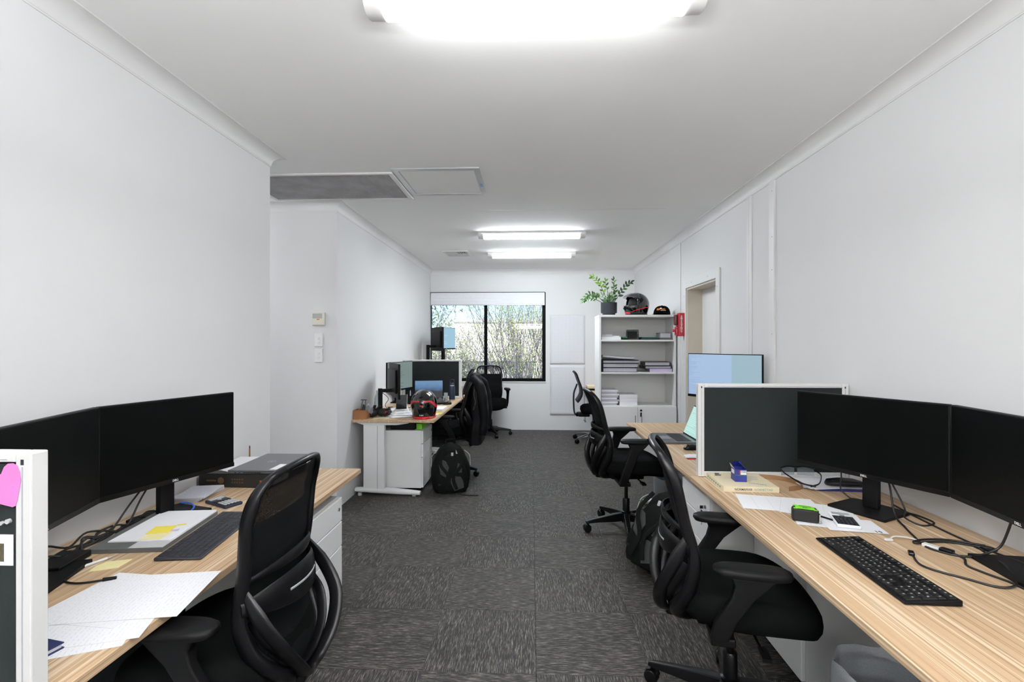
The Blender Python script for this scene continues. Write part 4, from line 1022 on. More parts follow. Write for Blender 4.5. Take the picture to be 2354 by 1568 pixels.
for k in range(4):
    o = MB().box(-0.07, 0.07, -0.10, 0.10, 0, 0.005).build('magazine', M['book_pages'] if k % 2 else M['grey_paper'], loc=(-1.58+0.006*k, 2.26-0.004*k, DT+0.0055*k), rz=0.06*k)
    tag(o, 'grey magazine %s the small pile behind the left monitor stand' % ('at the bottom of', 'second from bottom in', 'third from bottom in', 'on top of')[k], 'magazine', 'magazines behind the monitor stand')
# calculators
def calculator(label, loc, rz, z, body, keymat, dark):
    t = thing('calculator', label, 'calculator', (loc[0], loc[1], z), rz, 'pocket calculators')
    MB().box(-0.04, 0.04, -0.08, 0.08, 0.0, 0.013).build('body', body, t, bev=0.004)
    MB().box(-0.036, 0.036, -0.074, 0.028, 0.0131, 0.0136).build('key_field', M['black_matt'], t)
    MB().box(-0.031, 0.031, 0.046, 0.072, 0.0131, 0.0142).build('display', mat('lcd_'+dark, (176,184,184), 0.2, 0.02, 20), t)
    m = MB()
    for r in range(5):
        for c in range(5): m.cbox((-0.028+0.014*c, -0.064+0.0125*r, 0.0148), (0.0095, 0.0075, 0.003))
    o = m.build('number_keys', keymat, t); o['kind'] = 'stuff'
    m = MB()
    for r in range(3):
        for c in range(6): m.cbox((-0.029+0.0116*c, 0.001+0.009*r, 0.0144), (0.008, 0.005, 0.0022))
    o = m.build('function_keys', M['key_plain'], t); o['kind'] = 'stuff'
    MB().cyl((0,0.034,0.013), (0,0.034,0.0155), 0.009, n=16).build('cursor_pad', M['silver_lt'], t, smooth=40)
    return t
calculator('dark calculator with pale keys on the left desk', (-1.375, 2.145), R(62), DT, mat('navy_case', (34,38,58), 0.45), M['grey_paper'], 'a')
calculator('white edged calculator on papers on the right desk', (1.25, 2.02), R(-19), DT+0.003, M['paper'], M['ink'], 'b')

# cables on the left desk
def cable(label, pts, r=0.003, mk='cable', name='cable', cat='cable', group=None):
    pth = smooth_path(pts, 6)
    o = MB().sweep(pth, r, 7).build(name, M[mk], None, smooth=60)
    return tag(o, label, cat, group)
rnd = random.Random(4)
GL = 'tangle of cables on the left desk'
tips = ('running forward past the dock', 'looping behind the monitor', 'crossing the folder corner', 'lying nearest the wall', 'hanging from the far monitor', 'coiled under the near monitor', 'arching over the dock', 'knotted beside the folder', 'dropping behind the near monitor', 'twisted over the dock end', 'trailing towards the pen')
for k in range(11):
    pts = []
    x, y = (-1.62+0.025*k, 1.86+0.03*k) if k < 7 else (-1.60+0.02*(k-7), 1.80-0.03*(k-7))
    for i in range(6):
        pts.append((x+rnd.uniform(-0.035, 0.035), y, DT+0.004+0.003*(k % 3)+(0.02 if i in (1, 3) and k % 2 else 0)+rnd.uniform(0, 0.012)*(i % 2))); y -= 0.075; x += rnd.uniform(0.0, 0.028)
    if k == 4: pts[0] = (-1.53, 1.98, 0.93); pts[1] = (-1.55, 1.90, 0.83)
    if k == 1: pts[0] = (-1.53, 1.96, 0.93); pts[1] = (-1.56, 1.86, 0.82)
    pts = [(min(x, -1.56) if y > 1.60 and z < 0.80 else min(x, -1.52), y, z) for x, y, z in pts]
    cable('black cable in the left desk tangle, '+tips[k], pts, 0.0036, group=GL)
t = thing('cable', 'black cable ending in a plug near the white papers, left desk', 'cable', (0,0,0))
MB().sweep(smooth_path([(-1.50,1.50,DT+0.004), (-1.44,1.44,DT+0.004), (-1.36,1.41,DT+0.004), (-1.29,1.43,DT+0.005)], 6), 0.003, 7).build('cord', M['cable'], t, smooth=60)
MB().cyl((-1.29,1.43,DT+0.006), (-1.26,1.445,DT+0.006), 0.006, 0.005, n=8).build('plug', M['black'], t, smooth=40)
cable('bright blue network cable under the left monitor stand', [(-1.54,2.10,DT+0.017), (-1.49,2.09,DT+0.018), (-1.445,2.05,DT+0.016), (-1.44,2.0,DT+0.005), (-1.47,1.96,DT+0.004)], 0.0036, 'blue_cable')

# notes pinned to the near desk screen
hp = [(-0.028,0.012),(-0.022,0.026),(-0.014,0.033),(-0.003,0.034),(0.006,0.029),(0.011,0.016),(0.013,-0.001),(0.010,-0.018),(0.006,-0.039),(0.002,-0.051),(-0.004,-0.0535),(-0.02,-0.050),(-0.049,-0.043),(-0.073,-0.033),(-0.079,-0.022),(-0.075,-0.005),(-0.065,0.008),(-0.049,0.013),(-0.037,0.011)]
o = MB().prism(hp, 0, 0.0008).build('heart_note', M['pink'], loc=(-1.029, 0.958-0.0186, 1.166)); o.rotation_euler = (R(90), 0, 0)
tag(o, 'pink heart shaped note on the left desk screen', 'note')
t = thing('pinned_photo', 'small white bordered photo pinned below the pink heart', 'photo', (-1.07, 0.958-0.0145, 1.026))
MB().box(-0.045, 0.034, -0.001, 0, -0.032, 0.03).build('print_border', M['paper'], t)
MB().box(-0.04, 0.015, -0.0014, -0.001, -0.024, 0.012).build('picture', mat('dark_picture', (70,66,44), 0.4, 0.8, 60), t)
t = thing('push_pin', 'small white twin pin on the left desk screen', 'pin', (-1.045, 0.958-0.0135, 1.083))
MB().cyl((0,0,0), (0,-0.006,0), 0.005, n=10).cyl((-0.014,0,-0.004), (-0.014,-0.006,-0.004), 0.004, n=10).build('pin_heads', M['grey_paper'], t, smooth=40)
MB().sweep([(0,-0.003,0), (-0.014,-0.003,-0.004)], 0.0015, 6).build('pin_bar', M['grey_paper'], t)

# ================================================================ right desk items
t = thing('product_box', 'flat cream NORMAFIX box near the right desk screen', 'box', (1.062, 2.55, DT), R(-2))
MB().box(-0.13, 0.13, -0.14, 0.14, 0, 0.026).build('carton', M['paper_warm'], t, bev=0.001)
link('lettering', text_mesh('NORMAFIX\u00ae', 0.0142, 0.0002, 0.0001), M['ink'], t, (-0.037, -0.1404, 0.012), rot=(R(90),0,0))
link('lettering', text_mesh('NORMETTA\u00ae', 0.0142, 0.0002, 0.0), M['ink_green'], t, (0.057, -0.1404, 0.012), rot=(R(90),0,0))
m = MB()
for k in range(4): m.box(-0.105+0.004*k, -0.075+0.006*(k % 2), 0.055+0.014*k, 0.064+0.014*k, 0.0261, 0.0264)
m.build('printed_blocks', M['navy_book'], t)
m = MB()
for k in range(4): m.box(0.045, 0.085+0.006*(k % 3), -0.01+0.02*k, -0.004+0.02*k, 0.0261, 0.0264)
m.build('printed_lines', M['ink_soft'], t)
link('lettering', text_mesh('NORMA', 0.022, 0.0002, 0.0003), M['ink_soft'], t, (0.05, -0.09, 0.0262), R(-25))
m = MB()
for k in range(7): m.box(-0.1305, -0.1301, -0.10+0.03*k, -0.082+0.03*k, 0.008, 0.016)
m.build('side_print', M['ink_green'], t)
t = thing('small_open_carton', 'small dark blue opened carton on the cream box', 'box', (1.045, 2.525, DT+0.0262), R(-4))
m = MB()
for bx in ((-0.028,0.028,-0.032,-0.0315,0,0.062), (-0.028,-0.0275,-0.032,0.032,0,0.062), (0.0275,0.028,-0.032,0.032,0,0.062), (-0.028,0.028,0.0315,0.032,0,0.062), (-0.028,0.028,-0.032,0.032,0,0.0006)): m.box(*bx)
m.build('carton', M['blue'], t)
MB()._add([(-0.028,0.032,0.062),(0.028,0.032,0.062),(0.018,0.012,0.094),(-0.022,0.008,0.094)], [(0,1,2,3)]).build('flap', M['blue'], t, fix=False)
MB()._add([(-0.028,-0.032,0.062),(-0.028,0.032,0.062),(-0.036,0.028,0.082),(-0.038,-0.015,0.08)], [(0,1,2,3)]).build('flap', M['paper_warm'], t, fix=False)
MB()._add([(0.028,-0.032,0.062),(0.028,0.032,0.062),(0.008,0.020,0.092),(0.0,0.0,0.09)], [(0,1,2,3)]).build('flap', M['blue'], t, fix=False)
MB().box(-0.002, 0.026, -0.0328, -0.0322, 0.036, 0.056).build('white_panel', M['paper'], t)
MB().box(-0.0286, -0.0282, -0.02, 0.02, 0.036, 0.056).build('white_panel', M['paper'], t)
MB().box(-0.026, 0.026, -0.0327, -0.0321, 0.031, 0.0355).build('green_band', M['green_book'], t)
MB().box(-0.008, -0.0035, -0.0328, -0.0322, 0.038, 0.056).build('red_band', M['red'], t)
link('lettering', text_mesh('NORMA', 0.0068, 0.0001, 0.0002), M['ink'], t, (0.012, -0.0331, 0.05), rot=(R(90),0,0))
o = MB().sweep(smooth_path([(1.20,2.655,DT+0.012), (1.28,2.63,DT+0.013), (1.345,2.56,DT+0.013), (1.33,2.47,DT+0.013), (1.245,2.43,DT+0.013)], 8), (0.0006, 0.012), 8).build('steel_band', mat('bronze_strip', (150,116,84), 0.35, 0.1, 30, metal=0.4), None, smooth=50)
tag(o, 'curled bronze metal strip beside the cream box', 'metal strip')
o = MB().prism([(-0.16,-0.02),(-0.11,-0.12),(0.10,-0.135),(0.155,-0.10),(0.14,0.11),(-0.10,0.12),(-0.16,0.09)], 0, 0.006).build('document_wallet', M['blue'], loc=(1.51, 2.565, DT))
tag(o, 'blue document wallet under the papers behind the right monitor', 'wallet')
for k in range(4):
    sheet('white sheet %s the stack under the safety glasses' % ('at the bottom of', 'second in', 'third in', 'on top of')[k], (1.49+0.008*(k % 2), 2.57-0.006*k), R(4*k-4), DT+0.0064+0.0014*k, 0.29, 0.21, 'paper', 0.0012, group='papers under the safety glasses')
t = thing('safety_glasses', 'clear safety glasses with dark arms on papers by the monitor', 'glasses', (1.385, 2.585, DT+0.0125), R(-4))
t.scale = (1.2, 1.2, 1.2)
for s in (-1, 1):
    f = lambda u, v, s=s: (s*(0.006+0.062*u), 0.03+0.02*(1-(u*0.95)**2), 0.004+0.042*(0.15+0.85*v*(1-0.35*abs(u-0.45))))
    MB().grid(f, 10, 6).build('lens', M['lens'], t, smooth=60, fix=False)
    MB().sweep(smooth_path([(s*0.068,0.03,0.036), (s*0.07,-0.02,0.03), (s*0.035,-0.08,0.010), (s*-0.01,-0.105,0.004)], 6), (0.002, 0.0035), 6).build('temple_arm', M['black'], t, smooth=50)
MB().sweep(smooth_path([(-0.068,0.03,0.045), (-0.035,0.047,0.048), (0,0.05,0.044), (0.035,0.047,0.048), (0.068,0.03,0.045)], 6), 0.003, 6).build('brow_bar', M['black'], t, smooth=50)
t = thing('spectacle_case', 'soft black spectacle case by the safety glasses', 'case', (1.55, 2.50, DT+0.0125), R(-8))
rings = [[(x, 0.045*k*math.cos(2*math.pi*i/16), 0.018*kk+0.018*kk*math.sin(2*math.pi*i/16)) for i in range(16)] for x, k, kk in ((-0.085,0.4,0.4),(-0.07,0.85,0.8),(-0.02,1.0,1.0),(0.04,0.95,0.95),(0.075,0.7,0.7),(0.085,0.3,0.35))]
MB().loft(rings).build('pouch', M['glove'], t, smooth=60)
MB().sweep(smooth_path([(-0.07,-0.03,0.03), (0.0,-0.042,0.03), (0.07,-0.025,0.024)], 6), 0.002, 6).build('zip', M['black'], t, smooth=50)
# tape measure
t = thing('tape_measure', 'lime green and black tape measure on papers on the right desk', 'tape measure', (1.105, 2.035, DT+0.0022), R(-24))
pl = [(-0.045,-0.03),(0.045,-0.03),(0.048,-0.01),(0.042,0.02),(0.02,0.035),(-0.02,0.036),(-0.042,0.024),(-0.048,0.0)]
MB().prism(pl, 0, 0.050).build('rubber_body', M['rubber'], t, bev=0.007, seg=3)
MB().prism([(x*0.72, y*0.70) for x, y in pl], 0.050, 0.0525).build('lime_face', M['lime'], t, bev=0.001)
for (x, y, a) in ((-0.034, -0.018, 0), (0.036, -0.018, 0), (-0.034, 0.018, 0)):
    MB().cbox((x, y, 0.050), (0.014, 0.012, 0.003)).build('lime_inset', M['lime'], t, bev=0.001)
link('lettering', text_mesh('5m', 0.013, 0.0002, 0.0004), M['ink'], t, (0, -0.008, 0.0527))
link('lettering', text_mesh('SURVEY PRO', 0.0075, 0.0002, 0.0002), M['ink'], t, (0, 0.008, 0.0527)) if False else None
MB().box(-0.022, 0.022, 0.004, 0.009, 0.0524, 0.0528).build('print_line', M['ink'], t)
MB().box(0.047, 0.052, -0.026, -0.004, 0.004, 0.036).build('blade_hook', M['chrome'], t, bev=0.001)
MB().box(0.0445, 0.0475, -0.002, 0.010, 0.012, 0.042).build('lock_button', M['lime'], t, bev=0.001)
# pen next to calculator
t = thing('ballpoint_pen', 'thin black pen left of the right desk calculator', 'pen', (1.195, 2.055, DT+0.003), R(118))
MB().cyl((-0.035,0,0.004), (0.035,0,0.004), 0.0035, n=8).build('barrel', M['black'], t, smooth=40)
MB().cyl((0.035,0,0.004), (0.044,0,0.004), 0.0035, 0.001, n=8).build('tip', M['silver_lt'], t, smooth=40)
# cables on the right desk
D = DT+0.0035
cable('black cable dropping from the right monitor to the desk', [(1.49,2.19,0.95), (1.50,2.13,0.86), (1.475,2.06,0.745), (1.45,1.97,D), (1.415,1.88,D), (1.385,1.78,D), (1.42,1.72,D), (1.47,1.70,D+0.004), (1.53,1.70,D+0.02), (1.56,1.69,0.78), (1.57,1.66,0.9)], 0.0038)
cable('black cable curving behind the right monitor stand', [(1.50,2.20,0.95), (1.52,2.15,0.86), (1.53,2.08,0.76), (1.50,2.04,D+0.014), (1.53,1.99,D), (1.60,2.02,D), (1.60,2.10,D), (1.57,2.16,D)], 0.0035)
cable('long black cable lying along the wall edge of the right desk', [(1.60,2.25,D), (1.58,2.08,D), (1.57,1.90,D), (1.575,1.78,D), (1.58,1.60,D+0.01), (1.60,1.50,D)], 0.0035)
cable('pair of black wires hanging left of the right monitor stand', [(1.43,2.34,0.93), (1.43,2.33,0.82), (1.425,2.325,0.765), (1.46,2.29,D+0.004), (1.50,2.26,D+0.012)], 0.003)
t = thing('cable', 'white plug lead beside the adapter on the right desk', 'cable', (0,0,0))
MB().sweep(smooth_path([(1.305,1.845,D), (1.33,1.858,D+0.006), (1.37,1.855,D+0.004), (1.40,1.842,D)], 6), 0.0026, 7).build('cord', M['cable_white'], t, smooth=60)
MB().cbox((1.296,1.838,D+0.0015), (0.024,0.014,0.008)).build('plug', M['cable_white'], t, bev=0.002)
t = thing('cable', 'doubled black cable loop behind the white adapter', 'cable', (0,0,0))
MB().sweep(smooth_path([(1.60,1.80,D), (1.52,1.845,D), (1.44,1.85,D), (1.375,1.825,D+0.002), (1.37,1.806,D+0.003), (1.42,1.818,D+0.003), (1.50,1.825,D), (1.60,1.775,D)], 6), 0.0038, 7).build('cord', M['cable'], t, smooth=60)
t = thing('cable_adapter', 'white and black cable adapter on the right desk', 'adapter', (1.402, 1.775, DT), R(-62))
MB().box(-0.03, 0.02, -0.012, 0.012, 0, 0.012).build('white_body', M['cable_white'], t, bev=0.003)
MB().box(0.02, 0.058, -0.013, 0.013, 0, 0.015).build('black_plug', M['black'], t, bev=0.004)
cable('black cable running from the white adapter to the right edge', [(1.428,1.72,D+0.003), (1.435,1.69,D), (1.40,1.64,D), (1.405,1.60,D), (1.43,1.53,D), (1.435,1.48,D), (1.46,1.41,D), (1.50,1.33,D)], 0.0036)
t = thing('cable', 'black cable with loose plug beyond the right keyboard', 'cable', (0,0,0))
MB().sweep(smooth_path([(1.285,1.71,D), (1.262,1.665,D), (1.255,1.63,D), (1.275,1.59,D), (1.32,1.545,D), (1.36,1.50,D), (1.405,1.495,D+0.002), (1.46,1.54,D+0.002), (1.50,1.62,D+0.011), (1.535,1.70,D), (1.56,1.78,D)], 6), 0.0036, 7).build('cord', M['cable'], t, smooth=60)
m = MB(); m.M = Matrix.Translation((1.284,1.715,D+0.003)) @ Matrix.Rotation(R(60), 4, 'Z'); m.cbox((0.006,0,0), (0.030,0.017,0.011)).build('plug', M['black'], t, bev=0.003)

# ================================================================ right far desk items
def laptop_open(label, loc, rz, scr, lean=22, keys=True):
    t = thing('laptop', label, 'laptop', (loc[0], loc[1], DT), rz)
    MB().box(-0.18, 0.18, -0.12, 0.12, 0, 0.015).build('base', M['silver'], t, bev=0.003)
    MB().box(-0.15, 0.15, -0.02, 0.085, 0.0151, 0.0156).build('keyboard_deck', M['black_matt'], t)
    m = MB()
    for r in range(5):
        for c in range(14): m.cbox((-0.137+0.0211*c, -0.008+0.019*r, 0.0164), (0.0175, 0.0155, 0.0018))
    o = m.build('keys', M['key_plain'], t); o['kind'] = 'stuff'
    MB().box(-0.055, 0.055, -0.11, -0.035, 0.0151, 0.0154).build('touchpad', M['silver_lt'], t)
    rot = Matrix.Translation((0, 0.118, 0.014)) @ Matrix.Rotation(R(-lean), 4, 'X')
    m = MB(); m.M = rot; m.box(-0.18, 0.18, 0, 0.007, 0.0, 0.235); lid = m.build('lid', M['black_matt'], t, bev=0.002)
    m = MB().box(-0.172, 0.172, -0.0012, -0.0002, 0.012, 0.228); d = m.build('display', M[scr], t); d.matrix_local = rot
    return t
laptop_open('open silver laptop with mint screen on the right desk', (1.062, 3.71), R(-90), 'scr_mint')
def mouse(label, loc, rz):
    t = thing('computer_mouse', label, 'mouse', (loc[0], loc[1], DT), rz, 'computer mice')
    n = 20; rings = []
    for s, z in ((0.9,0.0),(1.0,0.008),(0.96,0.018),(0.82,0.027),(0.5,0.034),(0.1,0.036)):
        rings.append([(0.054*s*math.cos(2*math.pi*i/n)-0.006*(1-s), 0.031*s*math.copysign(abs(math.sin(2*math.pi*i/n))**0.8, math.sin(2*math.pi*i/n)), z*(1-0.25*max(0, math.cos(2*math.pi*i/n))*s)) for i in range(n)])
    MB().loft(rings).build('shell', M['black'], t, smooth=60)
    MB().cyl((0.022,-0.004,0.029), (0.022,0.004,0.029), 0.006, n=12).build('scroll_wheel', M['rubber'], t, smooth=40)
mouse('black mouse beside the open laptop on the right desk', (1.075, 3.36), R(190))
mouse('black mouse in front of the navy flask on the left desk', (-0.985, 5.70), R(190))
t = thing('paper_packet', 'crumpled white packet with red edge near the right desk screen', 'packet', (1.005, 3.12, DT), R(10))
MB().prism([(-0.06,-0.03),(0.02,-0.045),(0.09,-0.03),(0.085,0.03),(0.0,0.045),(-0.045,0.025)], 0.006, 0.014).build('top_sheet', M['paper'], t, bev=0.002)
MB().prism([(-0.05,-0.04),(0.08,-0.04),(0.08,0.02),(-0.04,0.02)], 0, 0.0055).build('red_card', M['red'], t)
# ================================================================ motorcycle helmets
def helmet_surface(W=0.125, L=0.155, H=0.265):
    """lon 0 = front (+x), measured to +y; v 0 = bottom rim, 1 = crown"""
    def S(lon, v, off=0.0):
        # profile radius along the height
        zc = 0.135
        if v < 0.42:
            f = v/0.42; rr = 0.84 + 0.16*math.sin(f*math.pi/2); z = zc*f
        else:
            a = (v-0.42)/0.58*math.pi/2; rr = math.cos(a); z = zc + (H-zc)*math.sin(a)
        c, s = math.cos(lon), math.sin(lon)
        fx = 1.0 + (0.16*max(0, c)**3*math.exp(-((v-0.20)/0.2)**2)) - 0.05*max(0, -c)*max(0, 0.3-v)*3
        x = L*rr*c*fx; y = W*rr*s
        n = Vector((c/L, s/W, 0)).normalized()*max(0.0, rr) + Vector((0, 0, 1))*(0 if v < 0.42 else math.sin((v-0.42)/0.58*math.pi/2))
        n.normalize()
        return (x+n.x*off, y+n.y*off, z+n.z*off)
    return S
HS = helmet_surface()
def helmet_strip(path, width, off=0.0016):
    """path of (lon degrees, v); a thin raised strip on the shell"""
    pts = [Vector((p[0], p[1])) for p in path]; out = []
    for a, b in zip(pts, pts[1:]):
        for k in range(6): out.append(a.lerp(b, k/6))
    out.append(pts[-1]); m = MB(); n = len(out)
    wid = width if isinstance(width, list) else [width]*len(path)
    def wat(i):
        f = i/(n-1)*(len(wid)-1); k = min(int(f), len(wid)-2); return wid[k]+(wid[k+1]-wid[k])*(f-k)
    def fn(u, v):
        i = round(v*(n-1)); p = out[i]; t = (out[min(i+1, n-1)]-out[max(i-1, 0)])
        nx, ny = -t.y*340, t.x/340*1.0       # lon in deg, v 0..1: v unit ~ 0.30 m, deg ~ 0.0024 m
        tx, ty = t.x*0.0024, t.y*0.30; l = math.hypot(tx, ty) or 1
        px, py = -ty/l, tx/l
        w = (u-0.5)*wat(i)
        return HS(R(p.x + px*w/0.0024), p.y + py*w/0.30, off)
    return m.grid(fn, 3, n-1)
def helmet(name, label, loc, rz, style):
    t = thing(name, label, 'helmet', loc, rz)
    # shell with the face opening left out
    m = MB(); nu, nv = 64, 30
    def hole(lon, v):
        d = abs((lon+180) % 360 - 180)
        return style == 'open' and d < 62 and 0.33 < v < 0.66 - 0.10*(d/62)**2
    for j in range(nv+1):
        for i in range(nu): m.v.append(HS(2*math.pi*i/nu, 0.02+0.978*j/nv))
    for j in range(nv):
        for i in range(nu):
            if not hole(360*(i+0.5)/nu, 0.02+0.978*(j+0.5)/nv): m.f.append((j*nu+i, j*nu+(i+1) % nu, (j+1)*nu+(i+1) % nu, (j+1)*nu+i))
    m.f.append(tuple(nv*nu+i for i in range(nu)))
    sh = m.build('shell', M['black_gloss'], t, smooth=70)
    so = sh.modifiers.new('thickness', 'SOLIDIFY'); so.thickness = 0.006; so.offset = -1
    m = MB()
    m.lathe([(0.095,0.004),(0.108,0.012),(0.106,0.12),(0.085,0.19),(0.03,0.225)], 28).build('liner', M['lens_grey'], t, smooth=60)
    m = MB(); n = 48
    ring = [HS(2*math.pi*i/n, 0.015, 0.001) for i in range(n)]
    m.sweep(ring, (0.006, 0.009), 8, closed=True).build('rim_trim', M['red_gloss'] if style == 'rear' else M['black'], t, smooth=60)
    if style == 'rear':
        for s in (-1, 1):
            helmet_strip([(180+s*8,0.50), (180+s*38,0.50), (180+s*46,0.47)], [0.012,0.014,0.024]).build('red_stripe', M['red_gloss'], t, smooth=60, fix=False)
            helmet_strip([(180+s*40,0.505), (180+s*62,0.40), (180+s*86,0.30)], [0.014,0.024,0.030], 0.002).build('red_stripe', M['red_gloss'], t, smooth=60, fix=False)
            helmet_strip([(180+s*52,0.78), (180+s*40,0.72), (180+s*52,0.68)], 0.009).build('white_flash', M['white_ink'], t, smooth=60, fix=False)
            helmet_strip([(180+s*58,0.77), (180+s*52,0.73), (180+s*62,0.71)], 0.012, 0.0021).build('red_flash', M['red_gloss'], t, smooth=60, fix=False)
            helmet_strip([(180+s*60,0.06), (180+s*72,0.10), (180+s*80,0.2)], [0.006,0.012,0.006]).build('red_stripe', M['red_gloss'], t, smooth=60, fix=False)
        helmet_strip([(172,0.40), (180,0.372), (188,0.40)], [0.002,0.020,0.002]).build('red_badge', M['red_gloss'], t, smooth=60, fix=False)
        helmet_strip([(140,0.02), (180,0.02), (220,0.02)], 0.024, 0.004).build('red_collar', M['red_gloss'], t, smooth=60, fix=False)
        helmet_strip([(166,0.20), (180,0.185), (194,0.20)], [0.004,0.014,0.004]).build('emblem', M['white_ink'], t, smooth=60, fix=False)
        helmet_strip([(174,0.196), (186,0.196)], 0.006, 0.0022).build('emblem_centre', M['black_gloss'], t, smooth=60, fix=False)
        me = text_mesh('X-803', 0.0155, 0.0004, 0.0005)
        p = HS(R(180), 0.10, 0.002); link('lettering', me, M['white_ink'], t, (p[0]-0.002, p[1], p[2]), rot=(R(84), 0, R(-90)))
        m = MB(); q = [HS(R(180+a), v, 0.0016) for a, v in ((-4,0.60), (4,0.60), (4,0.56), (-4,0.56))]
        m.sweep(q, 0.0008, 5, closed=True).build('vent_mark', M['bag_grey'], t)
        m = MB().grid(lambda u, v: HS(R(150+60*u), 0.40-0.27*v, 0.006*math.sin(math.pi*u)*math.sin(math.pi*v)), 14, 8); m.build('rear_spoiler', M['black_gloss'], t, smooth=60, fix=False)
    else:
        # raised smoked visor, chin bar details
        def vf(u, v):
            lon = R(-78+156*u); w = 0.56+0.30*v
            x, y, z = HS(lon, min(0.97, w), 0.008)
            return (x, y, z)
        m = MB().grid(lambda u, v: (lambda p: (p[0]+0.03*(1-v)*math.cos(R(-78+156*u)), p[1], p[2]+0.022*(1-v)*math.cos(R(-78+156*u))))(vf(u, v)), 24, 10)
        m.build('visor', M['visor'], t, smooth=60, fix=False)
        for s in (-1, 1):
            p = HS(R(s*80), 0.52, 0.0); q = HS(R(s*80), 0.52, 0.010)
            MB().cyl(p, q, 0.026, 0.022, n=20).build('visor_pivot', M['black'], t, smooth=40)
            helmet_strip([(s*35,0.10), (s*60,0.17), (s*100,0.26), (s*130,0.28)], [0.004,0.006,0.012,0.006]).build('red_stripe', M['red_gloss'], t, smooth=60, fix=False)
            helmet_strip([(s*130,0.10), (s*140,0.3), (s*135,0.5)], [0.004,0.012,0.004]).build('red_stripe', M['red_gloss'], t, smooth=60, fix=False)
        helmet_strip([(-28,0.06), (0,0.05), (28,0.06)], [0.012,0.034,0.012], 0.003).build('red_chin', M['red_gloss'], t, smooth=60, fix=False)
        helmet_strip([(-22,0.24), (0,0.23), (22,0.24)], 0.02, 0.004).build('chin_vent', M['black_matt'], t, smooth=60, fix=False)
        helmet_strip([(-55,0.63), (0,0.66), (55,0.63)], 0.004, 0.004).build('red_brow', M['red_gloss'], t, smooth=60, fix=False)
    return t
helmet('motorcycle_helmet', 'black and red motorcycle helmet seen from behind on the left desk', (-1.035, 4.70, DT+0.006), R(92), 'rear')
helmet('motorcycle_helmet', 'black motorcycle helmet with raised visor on the bookcase', (1.255, 5.93, BH+0.006), R(205), 'open')

# ================================================================ on top of the bookcase
t = thing('baseball_cap', 'black cap with orange badge on top of the bookcase', 'cap', (1.545, 5.90, BH), R(-112))
t.scale = (1.15, 1.15, 1.05)
def cap_pt(lon, v):
    a = v*math.pi/2; r = math.cos(a)**0.75
    return (0.095*r*math.cos(lon), 0.085*r*math.sin(lon), 0.004+0.105*math.sin(a)**0.9)
m = MB(); nu, nv = 36, 12
for j in range(nv):
    for i in range(nu): m.v.append(cap_pt(2*math.pi*i/nu, 0.97*j/(nv-1)))
for j in range(nv-1):
    for i in range(nu): m.f.append((j*nu+i, j*nu+(i+1) % nu, (j+1)*nu+(i+1) % nu, (j+1)*nu+i))
m.f.append(tuple((nv-1)*nu+i for i in range(nu)))
m.build('crown', M['fabric_black'], t, smooth=60)
bm_ = MB().grid(lambda u, v: ((0.088+0.075*v)*math.cos(R(-55+110*u))*(1.0-0.12*abs(2*u-1)**2), (0.085+0.02*v)*math.sin(R(-55+110*u)), 0.022-0.018*abs(2*u-1)**1.6*(0.4+0.6*v)+0.004*(1-v)), 14, 6).build('brim', M['fabric_black'], t, smooth=60, fix=False)
so = bm_.modifiers.new('t', 'SOLIDIFY'); so.thickness = 0.003
MB().lathe([(0.007,0.108),(0.006,0.112),(0.001,0.114)], 12).build('top_button', M['fabric_black'], t, smooth=60)
def cap_patch(l0, l1, v0, v1, lift=0.0015):
    return MB().grid(lambda u, v: tuple(Vector(cap_pt(R(l0+(l1-l0)*u), v0+(v1-v0)*v))*1.0 + Vector((math.cos(R(l0+(l1-l0)*u)), math.sin(R(l0+(l1-l0)*u)), 0.3))*lift), 6, 4)
cap_patch(-32, -6, 0.28, 0.44).build('badge_panel', M['orange'], t, smooth=60, fix=False)
cap_patch(6, 34, 0.32, 0.42).build('badge_panel', M['orange'], t, smooth=60, fix=False)
cap_patch(-7, 7, 0.36, 0.5, 0.002).build('badge_white', M['white_ink'], t, smooth=60, fix=False)
cap_patch(0, 36, 0.24, 0.27).build('badge_line', M['white_ink'], t, smooth=60, fix=False)

pot = thing('potted_plant', 'leafy green plant in a charcoal pot on the bookcase', 'plant', (0.925, 5.93, BH))
MB().lathe([(0.074,0.0),(0.076,0.004),(0.076,0.025),(0.093,0.03),(0.095,0.034),(0.096,0.155),(0.09,0.155),(0.088,0.14),(0.0,0.14)], 32, cap=True).build('pot', M['pot'], pot, smooth=40)
MB().lathe([(0.0885,0.134),(0.06,0.141),(0.02,0.143),(0.001,0.143)], 20).build('soil', M['soil'], pot, smooth=60)
lm = {}
def leaf_mesh(mk):
    if mk not in lm:
        m = MB(); n = 6
        prof = [(0,0.0),(0.12,0.13),(0.35,0.24),(0.6,0.22),(0.85,0.10),(1.0,0.0)]
        vs = []; fs = []
        for i, (u, w_) in enumerate(prof):
            z = 0.06*math.sin(u*math.pi)
            vs += [(u, -w_, z+0.05*w_), (u, 0, z-0.03), (u, w_, z+0.05*w_)]
        for i in range(len(prof)-1):
            fs += [(3*i, 3*i+1, 3*i+4, 3*i+3), (3*i+1, 3*i+2, 3*i+5, 3*i+4)]
        m._add(vs, fs); me = m.mesh('leaf', smooth=60, fix=False); me.materials.append(M[mk]); lm[mk] = me
    return lm[mk]
rnd = random.Random(11)
